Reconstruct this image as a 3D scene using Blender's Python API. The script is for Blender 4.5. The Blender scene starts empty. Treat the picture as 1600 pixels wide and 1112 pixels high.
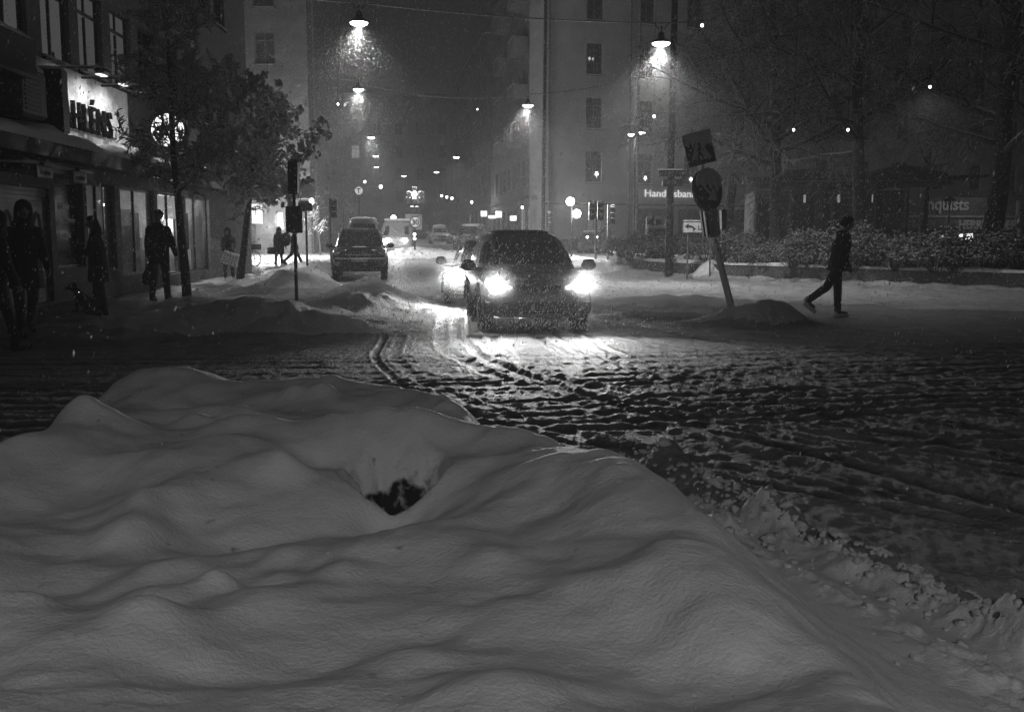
import bpy, math, random
import numpy as np
from mathutils import Vector, Matrix, Euler
R = math.radians
PI = math.pi
scene = bpy.context.scene
COL = scene.collection

# ------------------------------------------------------------------ camera
CAM_H = 1.48
PITCH = 6.78
FPX = 1555.56
cam_d = bpy.data.cameras.new("camera")
cam_d.lens = 35.0
cam_d.sensor_width = 36.0
cam_d.clip_start = 0.05
cam_d.clip_end = 900
cam = bpy.data.objects.new("camera", cam_d)
COL.objects.link(cam)
cam.location = (0, 0, CAM_H)
cam.rotation_euler = (R(90 - PITCH), 0, 0)
scene.camera = cam

# ------------------------------------------------------------------ night sky
world = bpy.data.worlds.new("World")
scene.world = world
world.use_nodes = True
wn = world.node_tree
wn.nodes.clear()
sky = wn.nodes.new("ShaderNodeTexSky")
sky.sky_type = 'NISHITA'
sky.sun_disc = False
sky.sun_elevation = R(3)
sky.sun_rotation = R(200)
bw = wn.nodes.new("ShaderNodeRGBToBW")
bgn = wn.nodes.new("ShaderNodeBackground")
bgn.inputs['Strength'].default_value = 0.004
wo = wn.nodes.new("ShaderNodeOutputWorld")
wn.links.new(sky.outputs[0], bw.inputs[0])
wn.links.new(bw.outputs[0], bgn.inputs['Color'])
wn.links.new(bgn.outputs[0], wo.inputs['Surface'])
scene.view_settings.view_transform = 'Standard'
scene.view_settings.look = 'None'
scene.view_settings.gamma = 1.0
scene.view_settings.exposure = -0.45
scene.render.engine = 'CYCLES'
cy = scene.cycles
cy.use_denoising = True
cy.max_bounces = 5
cy.diffuse_bounces = 2
cy.glossy_bounces = 2
cy.transmission_bounces = 3
cy.volume_bounces = 0
cy.transparent_max_bounces = 10
cy.sample_clamp_indirect = 3.0
cy.caustics_reflective = False
cy.caustics_refractive = False
cy.blur_glossy = 1.0

# ------------------------------------------------------------------ helpers
def tag(o, label=None, cat=None, group=None, kind=None):
    if label: o["label"] = label
    if cat: o["category"] = cat
    if group: o["group"] = group
    if kind: o["kind"] = kind
    return o

def empty(name, loc=(0, 0, 0), rz=0.0, label=None, cat=None, group=None, kind=None):
    o = bpy.data.objects.new(name, None)
    COL.objects.link(o)
    o.empty_display_size = 0.2
    o.location = loc
    o.rotation_euler = (0, 0, rz)
    return tag(o, label, cat, group, kind)

def kids(o):
    return [c for c in bpy.data.objects if c.parent == o]

def copy_tree(o, parent=None):
    c = o.copy()
    COL.objects.link(c)
    if parent is not None:
        c.parent = parent
    for ch in kids(o):
        copy_tree(ch, c)
    return c

def mesh_obj(name, verts, faces, mat=None, parent=None, smooth=False, mats=None, midx=None):
    me = bpy.data.meshes.new(name)
    me.from_pydata([tuple(v) for v in verts], [], faces)
    if mats:
        for m in mats: me.materials.append(m)
        if midx is not None:
            me.polygons.foreach_set('material_index', midx)
    elif mat:
        me.materials.append(mat)
    if smooth:
        me.polygons.foreach_set('use_smooth', [True] * len(me.polygons))
    me.update()
    o = bpy.data.objects.new(name, me)
    COL.objects.link(o)
    if parent is not None:
        o.parent = parent
    return o

class MB:
    def __init__(s):
        s.v = []; s.f = []; s.m = []; s.mi = 0
    def add(s, vs, fs):
        b = len(s.v)
        s.v += [tuple(p) for p in vs]
        s.f += [tuple(i + b for i in f) for f in fs]
        s.m += [s.mi] * len(fs)
        return s
    def box(s, c, d, rot=None, bev=0.0):
        x, y, z = d[0] / 2, d[1] / 2, d[2] / 2
        if bev > 0:
            b = min(bev, x * .9, y * .9, z * .9)
            vs = []
            for sz in (-1, 1):
                for (a, e) in ((z, b), (z - b, 0)) if sz > 0 else ((z, b), (z - b, 0)):
                    for (sx, sy) in ((-1, -1), (1, -1), (1, 1), (-1, 1)):
                        vs.append((sx * (x - e), sy * (y - e), sz * a))
            # rings: 0 bottom outer-inset,1 bottom side,2 top inset,3 top side
            fs = [(3, 2, 1, 0), (8, 9, 10, 11)]
            for i in range(4):
                j = (i + 1) % 4
                fs += [(i, j, 4 + j, 4 + i), (4 + i, 4 + j, 12 + j, 12 + i), (12 + i, 12 + j, 8 + j, 8 + i)]
        else:
            vs = [(sx * x, sy * y, sz * z) for sz in (-1, 1) for (sx, sy) in ((-1, -1), (1, -1), (1, 1), (-1, 1))]
            fs = [(3, 2, 1, 0), (4, 5, 6, 7), (0, 1, 5, 4), (1, 2, 6, 5), (2, 3, 7, 6), (3, 0, 4, 7)]
        if rot is not None:
            M = rot if isinstance(rot, Matrix) else Euler(rot).to_matrix()
            vs = [M @ Vector(v) for v in vs]
        vs = [(v[0] + c[0], v[1] + c[1], v[2] + c[2]) for v in vs]
        return s.add(vs, fs)
    def tube(s, pts, rad, n=8, cap=True):
        pts = [Vector(p) for p in pts]
        if not hasattr(rad, '__len__'): rad = [rad] * len(pts)
        vs = []; fs = []
        prev = None
        for i, p in enumerate(pts):
            if i == 0: t = pts[1] - pts[0]
            elif i == len(pts) - 1: t = pts[-1] - pts[-2]
            else: t = pts[i + 1] - pts[i - 1]
            if t.length < 1e-9: t = Vector((0, 0, 1))
            t.normalize()
            if prev is None:
                a = Vector((1, 0, 0)) if abs(t.x) < .8 else Vector((0, 1, 0))
                u = t.cross(a).normalized()
            else:
                u = (prev - t * prev.dot(t))
                u = u.normalized() if u.length > 1e-6 else t.orthogonal().normalized()
            prev = u
            w = t.cross(u)
            for k in range(n):
                a = 2 * PI * k / n
                vs.append(p + (u * math.cos(a) + w * math.sin(a)) * rad[i])
        for i in range(len(pts) - 1):
            for k in range(n):
                k2 = (k + 1) % n
                fs.append((i * n + k, i * n + k2, (i + 1) * n + k2, (i + 1) * n + k))
        if cap:
            fs.append(tuple(range(n - 1, -1, -1)))
            b = (len(pts) - 1) * n
            fs.append(tuple(b + k for k in range(n)))
        return s.add(vs, fs)
    def lathe(s, prof, n=16, c=(0, 0, 0), axis='z', cap=True):
        vs = []; fs = []
        for (r, h) in prof:
            for k in range(n):
                a = 2 * PI * k / n
                if axis == 'z': p = (r * math.cos(a), r * math.sin(a), h)
                elif axis == 'y': p = (r * math.cos(a), h, r * math.sin(a))
                else: p = (h, r * math.cos(a), r * math.sin(a))
                vs.append((p[0] + c[0], p[1] + c[1], p[2] + c[2]))
        for i in range(len(prof) - 1):
            for k in range(n):
                k2 = (k + 1) % n
                fs.append((i * n + k, i * n + k2, (i + 1) * n + k2, (i + 1) * n + k))
        if cap:
            fs.append(tuple(range(n - 1, -1, -1)))
            b = (len(prof) - 1) * n
            fs.append(tuple(b + k for k in range(n)))
        return s.add(vs, fs)
    def loft(s, rings, cap=True):
        n = len(rings[0]); vs = [p for r in rings for p in r]; fs = []
        for i in range(len(rings) - 1):
            for k in range(n):
                k2 = (k + 1) % n
                fs.append((i * n + k, i * n + k2, (i + 1) * n + k2, (i + 1) * n + k))
        if cap:
            fs.append(tuple(range(n - 1, -1, -1)))
            b = (len(rings) - 1) * n
            fs.append(tuple(b + k for k in range(n)))
        return s.add(vs, fs)
    def ball(s, c, r, nu=12, nv=8, noise=0.0, seed=0):
        if not hasattr(r, '__len__'): r = (r, r, r)
        rg = random.Random(seed)
        vs = [(c[0], c[1], c[2] + r[2])]; fs = []
        for i in range(1, nv):
            th = PI * i / nv
            for k in range(nu):
                ph = 2 * PI * k / nu
                q = 1 + rg.uniform(-noise, noise)
                vs.append((c[0] + r[0] * q * math.sin(th) * math.cos(ph), c[1] + r[1] * q * math.sin(th) * math.sin(ph), c[2] + r[2] * q * math.cos(th)))
        vs.append((c[0], c[1], c[2] - r[2]))
        for k in range(nu):
            fs.append((0, 1 + k, 1 + (k + 1) % nu))
        for i in range(nv - 2):
            for k in range(nu):
                a = 1 + i * nu + k; b = 1 + i * nu + (k + 1) % nu
                fs.append((a, a + nu, b + nu, b))
        l = len(vs) - 1
        for k in range(nu):
            a = 1 + (nv - 2) * nu
            fs.append((a + (k + 1) % nu, a + k, l))
        return s.add(vs, fs)
    def capsule(s, a, b, ra, rb, n=10):
        a = Vector(a); b = Vector(b); t = (b - a)
        L = t.length
        if L < 1e-6: return s.ball(a, ra, n, 8)
        t.normalize()
        pts = []; rr = []
        for k in (80, 55, 28): 
            pts.append(a - t * ra * math.sin(R(k))); rr.append(ra * math.cos(R(k)))
        pts.append(a); rr.append(ra); pts.append(b); rr.append(rb)
        for k in (28, 55, 80):
            pts.append(b + t * rb * math.sin(R(k))); rr.append(rb * math.cos(R(k)))
        return s.tube(pts, rr, n)
    def prism(s, poly, y0, y1):
        n = len(poly)
        vs = [(p[0], y0, p[1]) for p in poly] + [(p[0], y1, p[1]) for p in poly]
        fs = [tuple(range(n)), tuple(range(2 * n - 1, n - 1, -1))]
        for i in range(n):
            j = (i + 1) % n
            fs.append((i, i + n, j + n, j))
        return s.add(vs, fs)
    def build(s, name, mat, parent=None, smooth=False, mats=None):
        return mesh_obj(name, s.v, s.f, mat, parent, smooth, mats, s.m if mats else None)

def P(px, py, D):
    """world point seen at photo pixel (px,py) at forward distance D (metres)"""
    t = R(PITCH)
    f = Vector((0, math.cos(t), -math.sin(t))); u = Vector((0, math.sin(t), math.cos(t)))
    d = f + u * ((556 - py) / FPX) + Vector((1, 0, 0)) * ((px - 800) / FPX)
    d = d * (D / d.y)
    return Vector((0, 0, CAM_H)) + d
def X(px, D):
    return P(px, 371, D).x

# remesh: turns overlapping closed pieces into ONE continuous surface
def fuse(mb, name, mat, parent, voxel=0.012, smooth_it=3):
    o = mb.build('tmp_' + name, mat)
    m = o.modifiers.new('r', 'REMESH'); m.mode = 'VOXEL'; m.voxel_size = voxel; m.use_smooth_shade = True
    if smooth_it:
        sm = o.modifiers.new('s', 'SMOOTH'); sm.iterations = smooth_it; sm.factor = 0.5
    dg = bpy.context.evaluated_depsgraph_get()
    me = bpy.data.meshes.new_from_object(o.evaluated_get(dg))
    me.name = name
    bpy.data.objects.remove(o)
    r = bpy.data.objects.new(name, me)
    if not me.materials: me.materials.append(mat)
    COL.objects.link(r)
    r.parent = parent
    return r

# ------------------------------------------------------------------ materials
def nmat(name):
    m = bpy.data.materials.new(name); m.use_nodes = True
    nt = m.node_tree
    b = nt.nodes['Principled BSDF']
    return m, nt, b

def mat(name, c, rough=.6, metal=0.0, var=.25, scale=6.0, bump=0.0, bscale=40.0, spec=.4, coat=0.0):
    m, nt, b = nmat(name)
    tc = nt.nodes.new('ShaderNodeTexCoord')
    nz = nt.nodes.new('ShaderNodeTexNoise'); nz.inputs['Scale'].default_value = scale; nz.inputs['Detail'].default_value = 6
    nt.links.new(tc.outputs['Object'], nz.inputs['Vector'])
    cr = nt.nodes.new('ShaderNodeValToRGB')
    cr.color_ramp.elements[0].position = .3; cr.color_ramp.elements[1].position = .7
    a = c * (1 - var); d = c * (1 + var)
    cr.color_ramp.elements[0].color = (a, a, a, 1); cr.color_ramp.elements[1].color = (d, d, d, 1)
    nt.links.new(nz.outputs['Fac'], cr.inputs[0]); nt.links.new(cr.outputs[0], b.inputs['Base Color'])
    b.inputs['Roughness'].default_value = rough; b.inputs['Metallic'].default_value = metal
    b.inputs['Specular IOR Level'].default_value = spec
    b.inputs['Coat Weight'].default_value = coat
    if bump > 0:
        n2 = nt.nodes.new('ShaderNodeTexNoise'); n2.inputs['Scale'].default_value = bscale; n2.inputs['Detail'].default_value = 5
        nt.links.new(tc.outputs['Object'], n2.inputs['Vector'])
        bp = nt.nodes.new('ShaderNodeBump'); bp.inputs['Strength'].default_value = bump; bp.inputs['Distance'].default_value = .02
        nt.links.new(n2.outputs['Fac'], bp.inputs['Height']); nt.links.new(bp.outputs[0], b.inputs['Normal'])
    return m

def emat(name, strength, c=1.0):
    m = bpy.data.materials.new(name); m.use_nodes = True
    nt = m.node_tree; nt.nodes.clear()
    e = nt.nodes.new('ShaderNodeEmission'); e.inputs['Color'].default_value = (c, c, c, 1); e.inputs['Strength'].default_value = strength
    o = nt.nodes.new('ShaderNodeOutputMaterial'); nt.links.new(e.outputs[0], o.inputs['Surface'])
    return m

def snow_mat(name, c=.82, bump=.35, fine=60.0, dirt_attr=False, dusting=None):
    m, nt, b = nmat(name)
    tc = nt.nodes.new('ShaderNodeTexCoord')
    b.inputs['Roughness'].default_value = .55
    b.inputs['Specular IOR Level'].default_value = .3
    n1 = nt.nodes.new('ShaderNodeTexNoise'); n1.inputs['Scale'].default_value = fine; n1.inputs['Detail'].default_value = 8; n1.inputs['Roughness'].default_value = .65
    nt.links.new(tc.outputs['Object'], n1.inputs['Vector'])
    n2 = nt.nodes.new('ShaderNodeTexNoise'); n2.inputs['Scale'].default_value = 9; n2.inputs['Detail'].default_value = 5
    mp = nt.nodes.new('ShaderNodeMapping'); mp.inputs['Rotation'].default_value = (0, 0, .6); mp.inputs['Scale'].default_value = (1, 1.25, 1)
    nt.links.new(tc.outputs['Object'], mp.inputs[0]); nt.links.new(mp.outputs[0], n2.inputs['Vector'])
    ad = nt.nodes.new('ShaderNodeMath'); ad.operation = 'MULTIPLY_ADD'; ad.inputs[1].default_value = .7
    nt.links.new(n1.outputs['Fac'], ad.inputs[0]); nt.links.new(n2.outputs['Fac'], ad.inputs[2])
    bp = nt.nodes.new('ShaderNodeBump'); bp.inputs['Strength'].default_value = bump; bp.inputs['Distance'].default_value = .045
    nt.links.new(ad.outputs[0], bp.inputs['Height']); nt.links.new(bp.outputs[0], b.inputs['Normal'])
    cr = nt.nodes.new('ShaderNodeValToRGB')
    cr.color_ramp.elements[0].color = (c * .9,) * 3 + (1,); cr.color_ramp.elements[1].color = (c * 1.04,) * 3 + (1,)
    nt.links.new(n2.outputs['Fac'], cr.inputs[0])
    out = cr.outputs[0]
    if dirt_attr:
        at = nt.nodes.new('ShaderNodeAttribute'); at.attribute_name = 'dirt'
        n3 = nt.nodes.new('ShaderNodeTexNoise'); n3.inputs['Scale'].default_value = 15; n3.inputs['Detail'].default_value = 6
        nt.links.new(tc.outputs['Object'], n3.inputs['Vector'])
        mm = nt.nodes.new('ShaderNodeMath'); mm.operation = 'MULTIPLY_ADD'; mm.inputs[1].default_value = 2.4; mm.inputs[2].default_value = -1.3
        nt.links.new(n3.outputs['Fac'], mm.inputs[0])
        m2 = nt.nodes.new('ShaderNodeMath'); m2.operation = 'ADD'
        nt.links.new(mm.outputs[0], m2.inputs[0]); nt.links.new(at.outputs['Fac'], m2.inputs[1])
        r2 = nt.nodes.new('ShaderNodeValToRGB'); r2.color_ramp.elements[0].position = .36; r2.color_ramp.elements[1].position = .8
        nt.links.new(m2.outputs[0], r2.inputs[0])
        mx = nt.nodes.new('ShaderNodeMix'); mx.data_type = 'RGBA'
        nt.links.new(r2.outputs[0], mx.inputs[0]); nt.links.new(out, mx.inputs[6]); mx.inputs[7].default_value = (.035, .035, .035, 1)
        out = mx.outputs[2]
    nt.links.new(out, b.inputs['Base Color'])
    return m

def slush_mat(name, hi=.62, lo=.1, cut=(.42, .6), rough=.45, bump=.6):
    """trampled snow: 'ruts' attribute (0 clean, 1 dirty) plus patches"""
    m, nt, b = nmat(name)
    tc = nt.nodes.new('ShaderNodeTexCoord')
    at = nt.nodes.new('ShaderNodeAttribute'); at.attribute_name = 'dirt'
    n1 = nt.nodes.new('ShaderNodeTexNoise'); n1.inputs['Scale'].default_value = 2.2; n1.inputs['Detail'].default_value = 10; n1.inputs['Roughness'].default_value = .72
    nt.links.new(tc.outputs['Object'], n1.inputs['Vector'])
    ad = nt.nodes.new('ShaderNodeMath'); ad.operation = 'MULTIPLY_ADD'; ad.inputs[1].default_value = .55
    nt.links.new(at.outputs['Fac'], ad.inputs[0]); nt.links.new(n1.outputs['Fac'], ad.inputs[2])
    cr = nt.nodes.new('ShaderNodeValToRGB')
    cr.color_ramp.elements[0].position = cut[0]; cr.color_ramp.elements[1].position = cut[1] + .25
    cr.color_ramp.elements[0].color = (hi,) * 3 + (1,); cr.color_ramp.elements[1].color = (lo,) * 3 + (1,)
    nt.links.new(ad.outputs[0], cr.inputs[0]); nt.links.new(cr.outputs[0], b.inputs['Base Color'])
    b.inputs['Roughness'].default_value = rough
    n2 = nt.nodes.new('ShaderNodeTexNoise'); n2.inputs['Scale'].default_value = 26; n2.inputs['Detail'].default_value = 12; n2.inputs['Roughness'].default_value = .7
    nt.links.new(tc.outputs['Object'], n2.inputs['Vector'])
    bp = nt.nodes.new('ShaderNodeBump'); bp.inputs['Strength'].default_value = bump; bp.inputs['Distance'].default_value = .06
    nt.links.new(n2.outputs['Fac'], bp.inputs['Height']); nt.links.new(bp.outputs[0], b.inputs['Normal'])
    return m

def glass_mat(name, tint=.03):
    m, nt, b = nmat(name)
    b.inputs['Base Color'].default_value = (tint,) * 3 + (1,)
    b.inputs['Roughness'].default_value = .08
    b.inputs['Specular IOR Level'].default_value = .6
    return m

def pane_mat(name, clear=.85):
    m = bpy.data.materials.new(name); m.use_nodes = True
    nt = m.node_tree; nt.nodes.clear()
    t = nt.nodes.new('ShaderNodeBsdfTransparent'); g = nt.nodes.new('ShaderNodeBsdfGlossy'); g.inputs['Roughness'].default_value = .05
    mx = nt.nodes.new('ShaderNodeMixShader'); mx.inputs[0].default_value = 1 - clear
    o = nt.nodes.new('ShaderNodeOutputMaterial')
    nt.links.new(t.outputs[0], mx.inputs[1]); nt.links.new(g.outputs[0], mx.inputs[2]); nt.links.new(mx.outputs[0], o.inputs['Surface'])
    return m

M = dict(
    snow=snow_mat('fresh snow', .84, .45, 80, dirt_attr=True),
    snow2=snow_mat('settled snow', .8, .8, 35),
    twig_snow=mat('snow on twigs', .6, .7, var=.15, scale=20),
    road=slush_mat('rutted slush', .5, .15, (.42, .66), .55, 1.0),
    pave=slush_mat('trodden snow', .62, .22, (.42, .75), .5, 1.0),
    bark=mat('wet bark', .06, .8, var=.5, scale=9, bump=.6, bscale=30),
    twig=mat('twig bark', .05, .8, var=.3),
    carpaint=mat('dark car paint', .03, .28, .3, var=.1, spec=.6, coat=.8),
    carpaint2=mat('grey car paint', .10, .3, .4, var=.1, spec=.6, coat=.8),
    cardusty_lifted=mat('dusted dark paint lifted for bloom', .14, .45, .1, var=.45, scale=3.5, spec=.5, coat=.3),  # paint lightened to stand in for headlight bloom, besides some snow dusting
    carpale=mat('pale car paint', .45, .35, .2, var=.1, coat=.6),
    plastic=mat('black plastic trim', .015, .5, var=.2),
    tyre=mat('tyre rubber', .02, .8, var=.4, scale=12, bump=.5),
    rim=mat('wheel alloy', .3, .35, .9, var=.3),
    chrome=mat('chrome', .7, .12, 1.0, var=.05),
    glass=glass_mat('dark glass'),
    pane=pane_mat('shop window glass', .9),
    plate=mat('number plate', .6, .4, var=.05),
    wall_bank=mat('pale rendered wall', .42, .85, var=.16, scale=.9, bump=.3, bscale=12),
    wall_dark=mat('dark stone wall', .12, .75, var=.35, scale=1.6, bump=.4, bscale=14),
    wall_shop=mat('sooty shop wall', .10, .7, var=.3, scale=2.5, bump=.3),
    wall_sign=mat('light sign panel', .62, .6, var=.3, scale=5, bump=.3),
    wall_far=mat('far rendered wall', .25, .85, var=.25, scale=.6, bump=.3, bscale=9),
    wframe=mat('window frame paint', .12, .5, var=.2),
    wblack=mat('black metal', .02, .45, .4, var=.3),
    steel=mat('galvanised steel', .22, .5, .6, var=.3, scale=15),
    stone=mat('granite wall', .10, .75, var=.45, scale=14, bump=.6, bscale=25),
    white=mat('white sign face', .65, .5, var=.1),
    signblue=mat('dark sign face', .035, .45, var=.1),
    signarrow=mat('pale sign symbol', .6, .45, var=.08),
    cloth=mat('black wool', .012, .95, var=.4, scale=30, bump=.5, bscale=120),
    cloth2=mat('dark grey trousers', .03, .9, var=.4, scale=25, bump=.4, bscale=100),
    cloth3=mat('charcoal padded coat', .022, .8, var=.4, scale=18, bump=.5, bscale=50),
    skin=mat('skin', .16, .6, var=.1),
    hair=mat('dark hair', .02, .6, var=.4, scale=60),
    boots=mat('boots', .02, .6, var=.3),
    letterblack=mat('matt black letters', .008, 1.0, var=.1, spec=0.0),
    shoe=mat('pale sneakers', .75, .7, var=.25, scale=20),
    bag=mat('pale plastic bag', .45, .5, var=.25, scale=8),
    curtain=emat('dim lit curtain', .085),
    leaf=mat('evergreen leaf', .05, .6, var=.5, scale=8),
)
E = dict(
    lamp=emat('lamp glow', 30), globe=emat('globe glow', 12), head=emat('headlight glow', 60),
    soft=emat('soft lit window', .35), bright=emat('bright shop light', 2.2), mid=emat('lit sign face', .9), dot=emat('tiny light', 14),
    txt=emat('lit lettering', 1.1), tiny=emat('small lamp', 5.0), dim=emat('dim lit panel', .12),
)

def light(kind, loc, power, parent=None, size=.1, spot=None, blend=.5, rot=None, name='lamp_light', soft=None):
    d = bpy.data.lights.new(name, kind)
    d.energy = power
    if kind in ('POINT', 'SPOT'): d.shadow_soft_size = size
    if kind == 'SPOT':
        d.spot_size = R(spot); d.spot_blend = blend
    if kind == 'SUN': d.angle = size
    o = bpy.data.objects.new(name, d)
    COL.objects.link(o)
    o.location = loc
    if rot is not None: o.rotation_euler = rot
    if parent is not None: o.parent = parent
    return o

# faint glow of the low night sky (same direction as the sky texture's sun)
sun = light('SUN', (0, -20, 30), 0.012, size=R(20), rot=(R(55), 0, R(-20)), name='sun')
sun.data.color = (1, 1, 1)

def text_mesh(name, body, size, mat_, parent, loc, rot=(R(90), 0, 0), ext=.01, align='LEFT', xs=1.0, bold=0.0, gap=1.0):
    cu = bpy.data.curves.new(name, 'FONT')
    cu.body = body; cu.size = size; cu.extrude = ext; cu.align_x = align; cu.offset = bold; cu.space_character = gap
    o = bpy.data.objects.new('tmp', cu); COL.objects.link(o)
    dg = bpy.context.evaluated_depsgraph_get()
    me = bpy.data.meshes.new_from_object(o.evaluated_get(dg))
    bpy.data.objects.remove(o)
    me.name = name; me.materials.clear(); me.materials.append(mat_)
    r = bpy.data.objects.new(name, me); COL.objects.link(r)
    r.location = loc; r.rotation_euler = rot; r.scale = (xs, 1, 1)
    if parent is not None: r.parent = parent
    return r
# ------------------------------------------------------------------ noise for the terrain
def _hash(ix, iy, seed):
    n = (ix * 374761393 + iy * 668265263 + seed * 1274126177) & 0xffffffff
    n = ((n ^ (n >> 13)) * 1274126177) & 0xffffffff
    n = n ^ (n >> 16)
    return (n & 0xffff) / 65535.0
def vnoise(x, y, seed=0):
    ix = np.floor(x).astype(np.int64); iy = np.floor(y).astype(np.int64)
    fx = x - ix; fy = y - iy
    fx = fx * fx * fx * (fx * (fx * 6 - 15) + 10); fy = fy * fy * fy * (fy * (fy * 6 - 15) + 10)
    a = _hash(ix, iy, seed); b = _hash(ix + 1, iy, seed); c = _hash(ix, iy + 1, seed); d = _hash(ix + 1, iy + 1, seed)
    return (a + (b - a) * fx) * (1 - fy) + (c + (d - c) * fx) * fy - .5
def fbm(x, y, seed=0, oct=4, gain=.5):
    s = 0; a = 1.0; 
    for i in range(oct):
        c, q = math.cos(1.1 * i), math.sin(1.1 * i)
        s = s + a * vnoise((x * c - y * q) * 2 ** i + 17.3 * i, (x * q + y * c) * 2 ** i + 9.1 * i, seed + i)
        a *= gain
    return s
def sstep(a, b, x):
    t = np.clip((x - a) / (b - a), 0, 1)
    return t * t * (3 - 2 * t)
def poly_sdf(x, y, poly):
    """positive inside"""
    d = np.full(x.shape, 1e9); ins = np.zeros(x.shape, bool)
    n = len(poly)
    for i in range(n):
        ax, ay = poly[i]; bx, by = poly[(i + 1) % n]
        ex, ey = bx - ax, by - ay
        t = np.clip(((x - ax) * ex + (y - ay) * ey) / (ex * ex + ey * ey), 0, 1)
        d = np.minimum(d, np.hypot(x - ax - t * ex, y - ay - t * ey))
        c = ((ay > y) != (by > y))
        with np.errstate(divide='ignore', invalid='ignore'):
            xi = ax + (y - ay) / (by - ay if by != ay else 1e-9) * ex
        ins ^= c & (x < xi)
    return np.where(ins, d, -d)

KERB_D = [0, 12.6, 13.6, 15.5, 18, 21, 25, 29, 33, 60, 200]
KERB_X = [-60, -60, -5.5, -3.6, -2.6, -2.4, -3.3, -5.6, -6.7, -8.9, -27]
BANK = [(-9, -2), (-9, 2.0), (-3.2, 2.7), (-2.25, 3.4), (-2.0, 3.95), (-2.2, 4.7), (-2.38, 5.35), (-2.15, 5.8), (-1.6, 5.95), (-1.0, 5.75), (-.55, 5.6), (-.22, 5.1), (-.05, 4.7), (.36, 3.7), (.60, 2.95), (.72, 2.45), (.82, 2.15), (.95, 1.7), (1.12, 1.0), (1.3, -2)]
BUMPS = [  # x, y, rx, ry, h  (shovelled heaps and drifts)
    (-3.7, 15.6, 1.5, .75, .34), (-4.9, 16.6, 1.3, .9, .22), (-2.6, 17.0, .9, .8, .12), (-5.6, 14.6, 1.4, .5, .16),
    (-2.6, 21.5, .8, 1.6, .30), (-3.4, 23.5, .8, 1.8, .34), (-3.0, 19.6, .9, .7, .16), (-3.9, 19.0, 1.0, .8, .12),
    (-5.7, 27.5, .7, 1.9, .55), (-5.2, 25.5, .8, .9, .34), (-6.9, 31.5, .5, 4.0, .45), (-7.2, 38, .5, 5, .4),
    (-6.5, 20.0, .55, .45, .22), (-7.6, 27.6, .5, .5, .15),
    (2.7, 21.8, 1.5, .6, .20), (4.0, 21.0, 1.2, .6, .26), (1.9, 23.5, 1.0, .6, .12),
    (4.35, 20.2, .45, .4, .12), (3.85, 16.9, .5, .36, .14), (4.3, 16.9, .5, .4, .28), (4.75, 17.0, .36, .36, .20), (2.6, 18.4, 1.3, .4, .14), (3.4, 16.9, .7, .3, .12), (6.4, 21.5, 1.6, .5, .12), (9.5, 20, 2.4, .6, .1),
    (-5.9, 58, 1.7, 3, .38), (-4.2, 60, 3, 4, .3), (2.0, 50, 1.5, 5, .35), (3.3, 44, 1.0, 4, .25),
    (7.2, 36.2, .45, .4, .5),
]
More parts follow.
